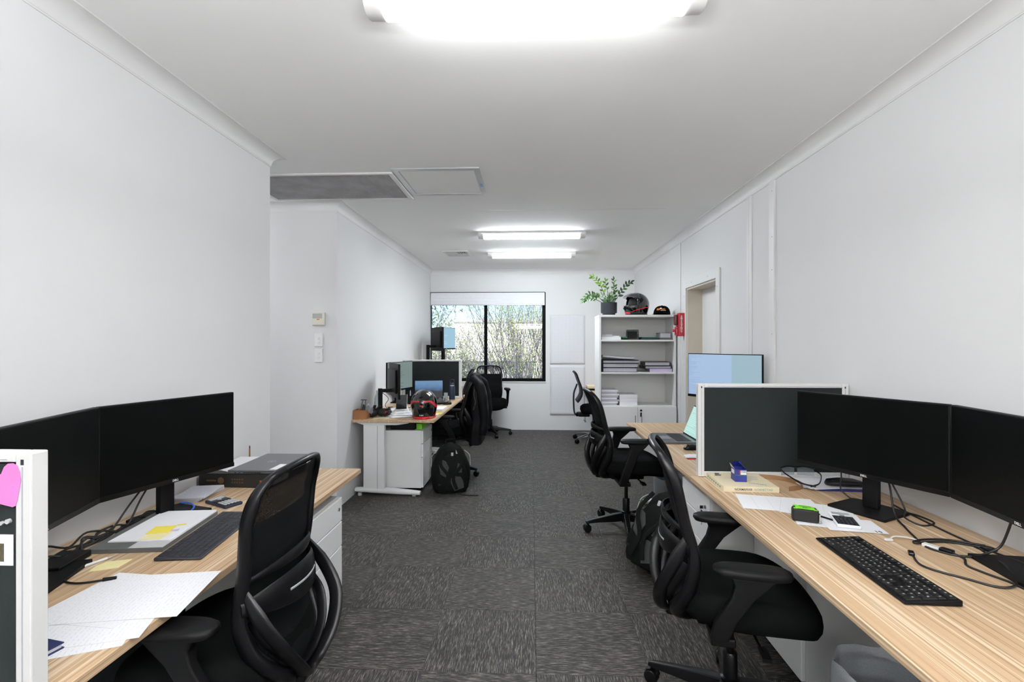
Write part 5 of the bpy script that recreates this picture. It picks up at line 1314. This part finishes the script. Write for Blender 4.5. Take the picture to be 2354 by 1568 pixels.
def zz_stem(pts, nleaf, size, mk, start=0.3, droop=0.0):
    path = smooth_path(pts, 6); L = len(path)
    s = MB().sweep(path, [(0.0042*(1-0.6*i/(L-1)),)*2 for i in range(L)], 6).build('stem', M['stem'], pot, smooth=60)
    for k in range(nleaf):
        f = start+(1-start)*k/(nleaf-1); i = min(L-2, int(f*(L-1))); p = path[i]; d = (path[i+1]-path[max(0, i-1)]).normalized()
        side = d.cross(Vector((0, 1, 0.25))).normalized()*(1 if k % 2 else -1) + Vector((0, rnd.uniform(-0.7, 0.7), 0))
        if k == nleaf-1: dirv = d
        else: dirv = (d*rnd.uniform(0.5, 0.9) + side*rnd.uniform(0.6, 1.0) + Vector((0,0,droop))).normalized()
        sc = size*rnd.uniform(0.8, 1.15)*(1-0.25*f)
        q = Vector((rnd.uniform(-.7,.7), -1, rnd.uniform(-.3,.8))); zax = (q-dirv*q.dot(dirv)).normalized(); yax = zax.cross(dirv).normalized()
        Mx = Matrix((dirv, yax, zax)).transposed().to_4x4(); Mx.translation = p
        o = bpy.data.objects.new('leaf', leaf_mesh(mk if rnd.random() < 0.8 else 'leaf')); COL.objects.link(o); o.parent = s
        o.matrix_local = Mx @ Matrix.Scale(sc, 4)
zz_stem([(-0.02,0,0.14), (-0.05,-0.02,0.24), (-0.10,-0.03,0.35), (-0.15,-0.03,0.43), (-0.21,-0.03,0.47)], 13, 0.062, 'leaf_young', 0.35)
zz_stem([(-0.04,-0.01,0.14), (-0.11,-0.03,0.205), (-0.18,-0.05,0.245), (-0.25,-0.05,0.245), (-0.32,-0.04,0.17)], 16, 0.062, 'leaf', 0.3)
zz_stem([(-0.05,0.0,0.14), (-0.13,-0.04,0.175), (-0.20,-0.06,0.20), (-0.27,-0.06,0.19), (-0.31,-0.05,0.165)], 12, 0.05, 'leaf', 0.35, -0.3)
zz_stem([(-0.005,0.01,0.14), (-0.015,0.0,0.28), (-0.035,0,0.36), (-0.045,0,0.43)], 6, 0.06, 'leaf_young', 0.45)
zz_stem([(0.02,0,0.14), (0.05,-0.02,0.27), (0.06,-0.02,0.37), (0.055,-0.02,0.43)], 7, 0.058, 'leaf', 0.35)
zz_stem([(0.05,0,0.14), (0.10,-0.02,0.22), (0.155,-0.03,0.30), (0.21,-0.03,0.37), (0.26,-0.03,0.40)], 12, 0.062, 'leaf_dark', 0.3)
zz_stem([(0.03,0.02,0.14), (0.07,0.02,0.22), (0.08,0.01,0.29), (0.06,0,0.35)], 9, 0.055, 'leaf_dark', 0.25)
for k in range(8):
    a = rnd.uniform(0, 6.28); r = rnd.uniform(0.0, 0.05)
    x, y = r*math.cos(a), r*math.sin(a)-0.01
    zz_stem([(x,y,0.135), (x*1.4,y*1.3-0.01,0.18), (x*2.1+rnd.uniform(-.02,.02),y*1.8-0.02,0.21+rnd.uniform(0,0.05))], 8, 0.062, rnd.choice(['leaf_pale','leaf','leaf_pale']), 0.15)

# ================================================================ on the shelves
def slab(name, label, cat, x0, x1, y0, y1, z0, z1, mk, group=None, rz=0, bev=0.001):
    o = MB().box(-(x1-x0)/2, (x1-x0)/2, -(y1-y0)/2, (y1-y0)/2, 0, z1-z0).build(name, M[mk], None, bev=bev, loc=((x0+x1)/2, (y0+y1)/2, z0), rz=rz)
    return tag(o, label, cat, group)
def binder(label, x0, x1, y0, y1, z, h, cover, rz=0, pages='book_pages', spine_left=True, group='ring binders on the bookcase'):
    t = thing('ring_binder', label, 'binder', ((x0+x1)/2, (y0+y1)/2, z), rz, group)
    w, d = x1-x0, y1-y0
    MB().box(-w/2, w/2, -d/2, d/2, 0, 0.004).build('back_cover', M[cover], t)
    MB().box(-w/2, w/2, -d/2, d/2, h-0.004, h).build('front_cover', M[cover], t)
    sx = -1 if spine_left else 1
    MB().box(min(sx*w/2, sx*(w/2-0.004)), max(sx*w/2, sx*(w/2-0.004)), -d/2, d/2, 0.004, h-0.004).build('spine', M[cover], t)
    MB().box(-w/2+0.02, w/2-0.01, -d/2+0.006, d/2-0.01, 0.0045, h-0.0065).build('pages', M[pages], t)
    for y in (-d/2+0.05, d/2-0.05): MB().cyl((-w/2+0.02 if spine_left else w/2-0.02, y, 0.006), (-w/2+0.02 if spine_left else w/2-0.02, y, h-0.008), 0.003, n=8).build('ring', M['chrome'], t)
    return t
s1, s2, s3 = SHELF
slab('paper_ream', 'white document box at the left of the top shelf', 'box', 0.82, 1.045, 5.80, 6.05, s1, s1+0.034, 'paper')
slab('grey_booklet', 'pale grey tray of cards on the top shelf box', 'tray', 0.822, 0.945, 5.80, 6.02, s1+0.0345, s1+0.062, 'grey_paper')
slab('white_booklet', 'small white booklet beside the card tray on top shelf', 'booklet', 0.95, 1.03, 5.82, 6.0, s1+0.0345, s1+0.046, 'paper')
slab('green_case', 'small black case with green lid on the top shelf', 'case', 1.055, 1.125, 5.80, 5.98, s1, s1+0.018, 'black_matt')
slab('green_card', 'green strip on the small black shelf case', 'card', 1.065, 1.12, 5.805, 5.95, s1+0.0185, s1+0.034, 'green_book')
t = thing('speaker_box', 'black faceted box in the middle of the top shelf', 'box', (1.19, 5.86, s1), R(-12))
MB().loft([[(-0.075,-0.065,0),(0.075,-0.065,0),(0.075,0.065,0),(-0.075,0.065,0)], [(-0.068,-0.06,0.118),(0.07,-0.06,0.118),(0.07,0.06,0.118),(-0.068,0.06,0.118)]]).build('body', M['black'], t, bev=0.006)
MB().box(-0.058, 0.058, -0.0665, -0.0645, 0.012, 0.1).build('front_grille', M['black_matt'], t)
slab('navy_book', 'navy blue book on the top shelf beside the black box', 'book', 1.275, 1.49, 5.80, 5.98, s1, s1+0.018, 'navy_book', 'books on the top shelf')
slab('green_book', 'dark green book on the navy one, top shelf', 'book', 1.29, 1.47, 5.81, 5.97, s1+0.0185, s1+0.032, 'green_book', 'books on the top shelf')
slab('grey_folder', 'black and grey folder at the right end of top shelf', 'folder', 1.50, 1.625, 5.80, 6.02, s1, s1+0.024, 'folder_grey')
slab('paper_pile', 'pale paper block on the folder at the right of top shelf', 'papers', 1.505, 1.62, 5.805, 6.0, s1+0.0245, s1+0.075, 'book_pages')
slab('grey_envelope', 'grey envelope tilted on the paper block, top shelf', 'envelope', 1.50, 1.615, 5.84, 6.0, s1+0.0755, s1+0.082, 'folder_grey')
binder('lowest thick black ring binder in the left pile, middle shelf', 0.82, 1.235, 5.79, 6.08, s2, 0.052, 'black')
binder('second thick black ring binder in the left pile, middle shelf', 0.82, 1.245, 5.79, 6.08, s2+0.0525, 0.050, 'black')
binder('third thinner black ring binder in the left pile, middle shelf', 0.82, 1.255, 5.79, 6.08, s2+0.103, 0.036, 'black')
o = MB().grid(lambda u, v: ((u-0.5)*0.37, (v-0.5)*0.28, 0.006+0.028*(1-u)**2+0.004*math.sin(3*u)), 12, 6).build('paper_bundle', M['book_pages'], loc=(1.02, 5.935, s2+0.1395), smooth=60, fix=False)
so = o.modifiers.new('t', 'SOLIDIFY'); so.thickness = 0.022; so.offset = 1
tag(o, 'curling bundle of papers on top of the left binders', 'papers')
slab('cardboard_sleeve', 'pale pink sleeve at the bottom of the right pile, middle shelf', 'folder', 1.38, 1.635, 5.80, 6.05, s2, s2+0.038, 'lilac')
binder('black ring binder lying on the pink sleeve, middle shelf', 1.31, 1.632, 5.80, 6.05, s2+0.0385, 0.034, 'black', rz=0.03)
binder('burgundy binder tilted on top of the right pile', 1.32, 1.625, 5.82, 6.05, s2+0.074, 0.045, 'burgundy', rz=-0.05)
for k in range(8):
    slab('document_sheaf', 'white document sheaf %s of the left stack, lower shelf' % ('at the bottom', 'second from bottom', 'third from bottom', 'fourth from bottom', 'fifth from bottom', 'sixth from bottom', 'second from top', 'at the top')[k], 'papers', 0.82, 1.0+0.012*(k % 3), 5.80, 6.06, s3+0.0225*k, s3+0.0225*k+0.0215, 'paper' if k % 2 else 'book_pages', 'white document sheaves on the lower shelf')
for k in range(3):
    slab('document_sheaf', 'white paper ream %s the short stack, lower shelf' % ('at the bottom of', 'in the middle of', 'on top of')[k], 'papers', 1.03, 1.235, 5.80, 6.06, s3+0.042*k, s3+0.042*k+0.041, 'paper', 'white reams on the lower shelf')
# stack of folders on the hidden desk behind the bookcase
slab('dark_tray', 'dark tray on the desk behind the bookcase', 'tray', 0.85, 1.15, 7.45, 7.75, DT, DT+0.03, 'black_matt')
for k in range(3):
    slab('manila_folder', ('lowest manila folder on the dark tray', 'middle manila folder on the dark tray', 'top manila folder on the dark tray')[k], 'folder', 0.845, 1.15, 7.44, 7.75, DT+0.031+0.011*k, DT+0.041+0.011*k, 'paper_warm', 'manila folders behind the bookcase')

# ================================================================ left far desk items
t = thing('cardboard_box', 'small brown cardboard box at the near corner of helmet desk', 'box', (-1.615, 4.62, DT), 0)
for bx in ((-0.06,0.06,-0.06,-0.057,0,0.085),(-0.06,0.06,0.057,0.06,0,0.085),(-0.06,-0.057,-0.057,0.057,0,0.085),(0.057,0.06,-0.057,0.057,0,0.085)): MB().box(*bx).build('side', M['carton'], t)
MB().box(-0.057,0.057,-0.057,0.057,0,0.003).build('bottom', M['carton'], t)
def bag_of(name, label, loc, h, w, seed):
    rnd = random.Random(seed); m = MB(); n = 16
    rings = []
    for k in range(7):
        f = k/6; r = w*(0.9-0.35*f)
        rings.append([(r*math.cos(2*math.pi*i/n)*(1+rnd.uniform(-.15,.15)), 0.6*r*math.sin(2*math.pi*i/n)*(1+rnd.uniform(-.15,.15)), h*f+rnd.uniform(-.004,.004)) for i in range(n)])
    m.loft(rings).build(name, M['clear_plastic'], None, loc=loc, smooth=30)
    o = bpy.context.scene.objects[-1]
t = thing('display_easel', 'folded grey wire stand standing in the cardboard box', 'stand', (-1.61, 4.62, DT+0.004))
for s in (-1, 1):
    MB().cyl((s*0.035,0.0,0.0), (s*0.012+0.01,0.02,0.17), 0.004, n=8).build('rod', M['folder_grey'], t, smooth=40)
MB().box(-0.02, 0.035, 0.014, 0.022, 0.165, 0.175).build('clip', M['folder_grey'], t)
MB()._add([(-0.03,0.004,0.02),(0.03,0.004,0.02),(0.02,0.018,0.12),(0.0,0.018,0.13)], [(0,1,2,3)]).build('web', M['bag_grey'], t, fix=False)
t = thing('plastic_bag', 'crumpled clear plastic bag on the cardboard box', 'bag', (-1.575, 4.63, DT+0.005))
rn = random.Random(5)
m = MB().grid(lambda u, v: (0.02+(u-0.5)*0.07+rn.uniform(-.006,.006), (v-0.5)*0.05+0.02*u+rn.uniform(-.006,.006), 0.09+0.13*(1-abs(u-0.35))*0.6+0.05*v+rn.uniform(-.012,.012)-0.09), 7, 7)
m.build('film', M['clear_plastic'], t, smooth=20, fix=False)
t = thing('water_bottle', 'clear plastic water bottle against the wall on helmet desk', 'bottle', (-1.60, 5.05, DT))
MB().lathe([(0.03,0.0),(0.034,0.004),(0.034,0.10),(0.030,0.115),(0.032,0.13),(0.026,0.165),(0.014,0.195),(0.0125,0.205)], 20).build('body', M['bottle'], t, smooth=50)
MB().lathe([(0.0145,0.2055),(0.0145,0.222),(0.012,0.224),(0.001,0.2245)], 16).build('cap', M['alu_white'], t, smooth=50)
t = thing('motorcycle_gloves', 'pair of black motorcycle gloves heaped on helmet desk', 'gloves', (-1.50, 4.72, DT))
rn = random.Random(8)
def blob(c, r, seed):
    q = random.Random(seed); ph = [q.uniform(0, 6) for _ in range(4)]; m = MB(); n = 18; rings = []
    for k in range(9):
        a = -math.pi/2+math.pi*k/8
        rings.append([(c[0]+r[0]*max(0.03, math.cos(a))*math.cos(b)*(1+0.12*math.sin(3*b+ph[0]+2*a)), c[1]+r[1]*max(0.03, math.cos(a))*math.sin(b)*(1+0.12*math.sin(4*b+ph[1])), c[2]+r[2]*math.sin(a)*(1+0.1*math.sin(5*b+ph[2]))) for b in [2*math.pi*i/n for i in range(n)]])
    return m.loft(rings)
blob((-0.05,0.0,0.045), (0.07,0.06,0.042), 1).build('glove_body', M['glove'], t, smooth=60)
blob((0.06,0.02,0.04), (0.075,0.055,0.038), 2).build('glove_body', M['glove'], t, smooth=60)
for k, (a, b) in enumerate((((-0.09,0,0.06),(-0.10,0.01,0.10)), ((-0.03,-0.01,0.08),(-0.015,-0.015,0.115)), ((0.0,0.0,0.07),(0.03,0.0,0.108)), ((0.10,-0.02,0.04),(0.135,-0.05,0.03)), ((0.08,0.03,0.06),(0.12,0.04,0.075)))):
    MB().sweep(smooth_path([a, ((a[0]+b[0])/2+0.004, (a[1]+b[1])/2, (a[2]+b[2])/2+0.006), b], 4), [(0.014,0.014)]*8+[(0.008,0.008)], 8).build('finger', M['glove'], t, smooth=60)
MB().cbox((0.10,-0.035,0.05), (0.025,0.004,0.02)).build('red_tab', M['red'], t, bev=0.001)
rn = random.Random(14)
for k in range(7):
    lab = ('curling cream sheet at the near end of helmet desk', 'white sheet second in the helmet desk pile', 'white sheet third in the helmet desk pile', 'white sheet fourth in the helmet desk pile', 'white printed sheet beside the helmet', 'white sheet reaching under the black phone', 'top white sheet of the helmet desk pile')[k]
    sheet(lab, (-1.36+rn.uniform(-0.10, 0.12), 4.75+0.055*k, ), R(rn.uniform(-35, 35)), DT+0.0004+0.0028*k, 0.21, 0.297, 'sheet' if k else 'paper_warm', 0.0008, group='papers beside the helmet', curl=0.05 if k in (0, 3, 5) else 0.02, seed=k)
t = thing('desk_phone', 'black tablet phone tilted on its stand beside the helmet', 'phone', (-1.36, 5.08, DT+0.020), R(200))
m = MB(); m.M = Matrix.Rotation(R(-28), 4, 'X'); m.box(-0.055, 0.055, -0.006, 0.006, 0.012, 0.185); m.build('slab', M['black_gloss'], t, bev=0.004)
m = MB(); m.M = Matrix.Rotation(R(-28), 4, 'X'); m.box(-0.057, -0.052, -0.008, 0.008, 0.01, 0.187).box(-0.057, 0.057, -0.008, 0.008, 0.006, 0.012).build('silver_edge', M['silver_lt'], t, bev=0.001)
MB().box(-0.06, 0.06, -0.04, 0.07, 0.0, 0.012).build('foot', M['alu_white'], t, bev=0.004)
t = thing('webcam', 'small chrome webcam in front of the black monitor post', 'webcam', (-1.43, 4.90, DT+0.018), R(-80))
MB().box(-0.02, 0.02, -0.015, 0.015, 0, 0.006).build('clip', M['black'], t, bev=0.002)
MB().cyl((0,-0.014,0.022), (0,0.014,0.022), 0.016, n=18).build('body', M['silver_lt'], t, smooth=40)
MB().cyl((0,-0.0165,0.022), (0,-0.0142,0.022), 0.010, n=16).build('lens', M['black_gloss'], t, smooth=40)
t = thing('pen_cup', 'black pen cup below the lit monitor on helmet desk', 'cup', (-1.425, 5.72, DT))
MB().lathe([(0.036,0.0),(0.036,0.10),(0.033,0.10),(0.033,0.006),(0.001,0.006)], 4).build('cup', M['black_matt'], t)
for k, (x, y, h_, mk) in enumerate(((-0.015,0.0,0.15,'black'),(0.0,0.01,0.16,'grey_paper'),(0.014,-0.006,0.145,'blue'),(0.004,-0.012,0.152,'white_ink'))):
    MB().cyl((x*0.6,y*0.6,0.007), (x*1.4,y*1.4,h_), 0.0035, n=8).build('pen', M[mk], t, smooth=40)
laptop_open('open laptop showing a blue landscape behind the helmet', (-1.27, 6.04), R(12), 'scr_land', 12)
sheet('white page propped behind the pen cup', (-1.47, 5.90), R(5), DT, 0.15, 0.18, 'sheet')
o = bpy.data.objects.get('paper_sheet')
t = thing('drink_flask', 'navy steel flask with loop lid near the left desk screen', 'flask', (-0.985, 6.06, DT))
MB().lathe([(0.034,0.0),(0.036,0.003),(0.036,0.018)], 24).build('steel_base', M['silver_lt'], t, smooth=40)
MB().lathe([(0.0362,0.018),(0.0365,0.022),(0.0365,0.165),(0.030,0.185)], 24).build('body', M['navy'], t, smooth=40)
MB().lathe([(0.0275,0.185),(0.0275,0.198)], 24).build('steel_neck', M['silver_lt'], t, smooth=40)
MB().lathe([(0.029,0.198),(0.029,0.218),(0.024,0.224),(0.001,0.225)], 24).build('lid', M['navy'], t, smooth=40)
MB().sweep(smooth_path([(-0.024,0,0.215), (-0.027,0,0.24), (-0.02,0,0.262), (0.02,0,0.262), (0.027,0,0.24), (0.024,0,0.215)], 5), (0.008, 0.0035), 8, ref=(0,0,1)).build('loop_handle', M['navy'], t, smooth=50)
t = thing('drinking_glass', 'clear glass beside the navy flask', 'glass', (-1.06, 6.05, DT))
MB().lathe([(0.022,0.0),(0.026,0.10),(0.0245,0.10),(0.0205,0.006),(0.001,0.006)], 20).build('tumbler', M['clear_plastic'], t, smooth=40)
MB().lathe([(0.020,0.007),(0.022,0.035),(0.001,0.036)], 16).build('contents', M['bin_grey'], t, smooth=40)
slab('notebook', 'white notebook with dark cover by the aisle edge, helmet desk', 'notebook', -1.07, -0.935, 5.15, 5.42, DT, DT+0.018, 'paper')
slab('notebook_cover', 'dark cover under the white notebook on helmet desk', 'notebook', -1.075, -0.93, 5.145, 5.425, DT-0.0, DT+0.0, 'ink') if False else None
sheet('yellow note by the aisle edge of helmet desk', (-0.95, 4.98), R(20), DT, 0.076, 0.076, 'yellow', name='sticky_note', cat='note')
sheet('small white note beside the helmet', (-0.965, 4.90), R(8), DT, 0.06, 0.07, 'paper', name='sticky_note', cat='note')
t = thing('wedge_holder', 'grey wedge shaped holder behind the helmet', 'holder', (-1.06, 5.72, DT), R(30))
MB().prism([(-0.05,-0.03),(0.05,-0.03),(0.05,0.03),(-0.05,0.03)], 0, 0.02).build('base', M['black_matt'], t, bev=0.004)
MB().loft([[(-0.05,-0.02,0.0205),(0.05,-0.02,0.0205),(0.05,0.02,0.0205),(-0.05,0.02,0.0205)], [(-0.02,-0.015,0.075),(0.0,-0.015,0.075),(0.0,0.015,0.075),(-0.02,0.015,0.075)]]).build('hood', M['folder_grey'], t, bev=0.004)
rn = random.Random(22)
for k in range(3):
    pts = [(-1.42+0.03*i+rn.uniform(-.02,.02), 5.30+0.05*i+rn.uniform(-.03,.03), DT+0.003+0.012*(i % 2)) for i in range(6)]
    cable('thin %s cable near the phone on helmet desk' % ('white', 'black', 'grey')[k], pts, 0.0025, ('cable_white','cable','folder_grey')[k])
cable('black cable looping from the helmet desk monitor post', [(-1.52,4.95,0.93), (-1.47,4.93,0.90), (-1.46,4.96,0.86), (-1.50,4.99,0.80), (-1.47,5.02,0.735), (-1.44,5.04,DT+0.004)], 0.003)
# things on the pedestal under the helmet desk
slab('box_file', 'black box file on the pedestal under helmet desk', 'box file', -1.36, -1.125, 4.70, 5.04, 0.6005, 0.672, 'black')
slab('green_packet', 'lime green packet beside the box file under helmet desk', 'packet', -1.115, -1.06, 4.72, 4.92, 0.6005, 0.655, 'lime')

# ================================================================ jacket on the chair
t = thing('jacket', 'black jacket hung over the chair at the helmet desk', 'jacket', (-0.625, 5.33, 0))
def jk(u, v):
    a = 2*math.pi*u; top = v
    z = 1.085-0.70*v + (0.02*math.sin(2*a+1) if v > 0.95 else 0)
    wy = interp([(0.0,0.05),(0.06,0.14),(0.2,0.21),(0.5,0.225),(0.8,0.235),(1.0,0.24)], v)
    wx = interp([(0.0,0.03),(0.06,0.07),(0.2,0.085),(0.5,0.095),(0.8,0.10),(1.0,0.098)], v)
    fold = 1+0.05*math.sin(3*a+4*v)+0.035*math.sin(7*a-6*v+1)*min(1, v*2)+0.02*math.sin(14*v+2*a)
    cx = interp([(0.0,-0.0),(0.3,0.05),(0.6,0.06),(1.0,0.02)], v)
    return (cx+wx*math.cos(a)*fold, wy*math.sin(a)*fold, z)
m = MB(); nu, nv = 48, 26
for j in range(nv+1):
    for i in range(nu): m.v.append(jk(i/nu, j/nv))
for j in range(nv):
    for i in range(nu): m.f.append((j*nu+i, j*nu+(i+1) % nu, (j+1)*nu+(i+1) % nu, (j+1)*nu+i))
m.f.append(tuple(range(nu)))
m.build('body', M['jacket'], t, smooth=60)
for s in (-1, 1):
    p = smooth_path([(0.0,s*0.13,1.05), (0.08,s*0.20,0.98), (0.12,s*0.225,0.82), (0.13,s*0.21,0.62), (0.11,s*0.20,0.48)], 6)
    MB().sweep(p, [(0.055-0.012*i/len(p)+0.004*math.sin(i*1.3),)*2 for i in range(len(p))], 12).build('sleeve', M['jacket'], t, smooth=60)
hd = [(0.07*math.sin(2*math.pi*i/16)+0.01, 0.10*math.cos(2*math.pi*i/16), 1.06) for i in range(16)]
MB().loft([[(x*1.0,y*1.0,1.03) for x,y,z in hd], [(x*0.95,y*0.9,1.085) for x,y,z in hd], [(x*0.6,y*0.6,1.11) for x,y,z in hd]]).build('collar', M['jacket'], t, smooth=60)
MB().sweep(smooth_path([(-0.07,-0.12,1.03), (-0.10,-0.18,0.92), (-0.085,-0.20,0.82), (-0.11,-0.19,0.72)], 6), (0.003, 0.007), 6).build('reflective_strip', M['bag_grey'], t, smooth=50)
MB().sweep(smooth_path([(0.03,-0.21,1.0), (0.025,-0.228,0.9), (0.04,-0.232,0.82), (0.02,-0.236,0.74)], 6), (0.003, 0.006), 6).build('reflective_strip', M['bag_grey'], t, smooth=50)
link('lettering', text_mesh('S\nT\nA\nR', 0.022, 0.0004), M['bag_grey'], t, (0.165, -0.16, 0.55), rot=(R(90),0,R(50))) if False else None
MB().cyl((-0.02,-0.2,0.385), (-0.018,-0.2,0.345), 0.002, n=6).build('drawcord', M['jacket'], t)

# ================================================================ backpacks
def backpack(label, loc, rz, tilt, h=0.47, w=0.33, d=0.2):
    """local: front pocket faces -y, width x"""
    t = thing('backpack', label, 'backpack', loc, 0, 'black backpacks on the floor', rot=(R(tilt), 0, rz))
    def body(scale_d, y0, zz0, zz1, ww, name, mk, puff):
        rings = []; n = 28
        for k in range(13):
            f = k/12; z = zz0+(zz1-zz0)*f
            sw = ww*(0.86+0.14*math.sin(math.pi*min(1, f*1.3)))*(1 if f < 0.5 else max(0.12, 1-0.42*((f-0.5)/0.5)**1.6-(0.5*((f-0.9)/0.1) if f > 0.9 else 0)))
            sd = scale_d*(0.85+0.25*math.sin(math.pi*f))*(1 if f < 0.8 else math.sqrt(max(0.05, 1-((f-0.8)/0.23)**2)))
            if k == 0: sw *= 0.9; sd *= 0.85
            rings.append([(sw/2*math.copysign(abs(math.cos(a))**0.55, math.cos(a))*(1+0.015*math.sin(7*a+5*f)), y0+sd/2*math.copysign(abs(math.sin(a))**0.6, math.sin(a))*(1+0.03*math.sin(4*a+9*f)), z) for a in [2*math.pi*i/n for i in range(n)]])
        return MB().loft(rings).build(name, M[mk], t, smooth=60)
    body(d, 0.0, 0.0, h, w, 'main_body', 'bag_black', 1)
    body(d*0.42, -d*0.52, 0.015, h*0.80, w*0.80, 'front_pocket', 'bag_black', 1)
    def front(x, z): return (x, -d*0.5-d*0.21*(0.85+0.25*math.sin(math.pi*min(1, z/(h*0.8))))-0.006 if z < h*0.72 else -d*0.5-0.012, z)
    def panel(poly, mk, name):
        vs = [front(x, z) for x, z in poly]
        m = MB(); c = tuple(sum(q[i] for q in vs)/len(vs) for i in range(3)); c = (c[0], c[1]-0.006, c[2])
        back = [(x, y+0.02, z) for x, y, z in vs]
        n = len(vs); m._add([c]+vs+back, [(0, i+1, (i+1) % n+1) for i in range(n)]+[(i+1, (i+1) % n+1, n+(i+1) % n+1, n+i+1) for i in range(n)])
        m.build(name, M[mk], t, smooth=40)
    panel([(0.03,0.03),(0.12,0.06),(0.11,0.12),(0.09,0.16),(0.03,0.17),(-0.02,0.14)], 'bag_grey', 'grey_panel')
    panel([(-0.10,0.19),(-0.05,0.16),(-0.02,0.25),(-0.05,0.31),(-0.10,0.33),(-0.115,0.27)], 'bag_grey', 'grey_panel')
    panel([(0.05,0.20),(0.10,0.20),(0.10,0.27),(0.06,0.29)], 'bag_grey', 'grey_panel')
    for s in (-1, 1):
        p = smooth_path([(s*0.06,-d*0.62,h*0.90), (s*0.10,-d*0.80,h*0.62), (s*0.02,-d*0.86,h*0.35), (s*0.05,-d*0.82,0.05)], 6)
        MB().sweep(p, (0.016, 0.004), 8, ref=(0,1,0), power=0.7).build('strap', M['bag_black'], t, smooth=50)
        p = smooth_path([(s*0.13,-d*0.44,h*0.86), (s*(w/2-0.012),-d*0.50,h*0.76), (s*(w/2-0.005),-d*0.45,h*0.55)], 6)
        MB().sweep(p, 0.0026, 6).build('piping', M['reflective'], t, smooth=50)
        MB().box(s*0.11-0.012, s*0.11+0.012, -d*0.72, -d*0.69, 0.085, 0.10).build('buckle', M['black'], t, bev=0.002)
    p = smooth_path([(-0.04,0.0,h-0.01), (-0.035,0.0,h+0.025), (0.035,0.0,h+0.025), (0.04,0.0,h-0.01)], 5)
    MB().sweep(p, (0.012, 0.005), 8, ref=(0,1,0)).build('handle', M['bag_black'], t, smooth=50)
    MB().box(0.045, 0.075, -d*0.62, -d*0.58, h*0.80, h*0.88).build('tag', M['reflective'], t, bev=0.003)
    MB().box(0.0, 0.022, -d*0.66, -d*0.62, h*0.76, h*0.83).build('loop', M['grey_paper'], t, bev=0.004)
    return t
b1 = backpack('black and grey backpack standing on the floor by helmet desk', (-0.785, 4.74, 0.0), R(12), -5, h=0.465, w=0.38, d=0.21)
o = MB().sweep(smooth_path([(-0.66,4.62,0.004), (-0.58,4.60,0.006), (-0.50,4.61,0.004)], 5), (0.008, 0.002), 6).build('strap_end', M['bag_black'], b1, smooth=50)
o.matrix_parent_inverse = Matrix.LocRotScale(b1.location, b1.rotation_euler, None).inverted()
backpack('black backpack leaning on the right pedestal behind the chair', (0.735, 3.06, 0.03), R(-58), -26, h=0.50, w=0.36, d=0.2)

# ================================================================ waste bins
def bin_(label, loc, r, h, mk):
    t = thing('waste_bin', label, 'bin', (loc[0], loc[1], 0), 0, 'waste bins with liners')
    MB().lathe([(r*0.78,0.0),(r*0.8,0.004),(r,h),(r*0.97,h),(r*0.77,0.01),(0.001,0.01)], 28).build('tub', M[mk], t, smooth=40)
    q = random.Random(int(loc[0]*100)); ph = [q.uniform(0, 6) for _ in range(3)]
    n = 40
    def ring(s, z, amp): return [(r*s*math.cos(a)*(1+amp*math.sin(7*a+ph[0])), r*s*math.sin(a)*(1+amp*math.sin(9*a+ph[1])), z+amp*0.12*math.sin(5*a+ph[2])) for a in [2*math.pi*i/n for i in range(n)]]
    MB().loft([ring(0.90,h*0.55,0.03), ring(1.02,h*0.60,0.03), ring(1.06,h*0.85,0.03), ring(1.05,h+0.005,0.02), ring(1.0,h+0.03,0.04), ring(0.93,h+0.005,0.03), ring(0.86,h*0.6,0.03)], cap=False).build('liner', M['liner'], t, smooth=60, fix=False)
    return t
bin_('waste bin with clear liner under the far right desk', (1.13, 4.05), 0.13, 0.32, 'bin_grey')
bin_('waste bin with clear liner in shadow under the right foreground desk', (1.15, 1.66), 0.135, 0.34, 'bin_grey')
# power box under the right desk
t = thing('power_outlet', 'white under-desk power outlet at the right desk edge', 'outlet', (0.93, 2.52, DT-0.0255))
MB().box(-0.03, 0.03, -0.04, 0.04, -0.035, 0).build('housing', M['white'], t, bev=0.003)
MB().cyl((-0.033,0.012,-0.018), (-0.03,0.012,-0.018), 0.012, n=14).build('socket', M['grey_paper'], t, smooth=40)
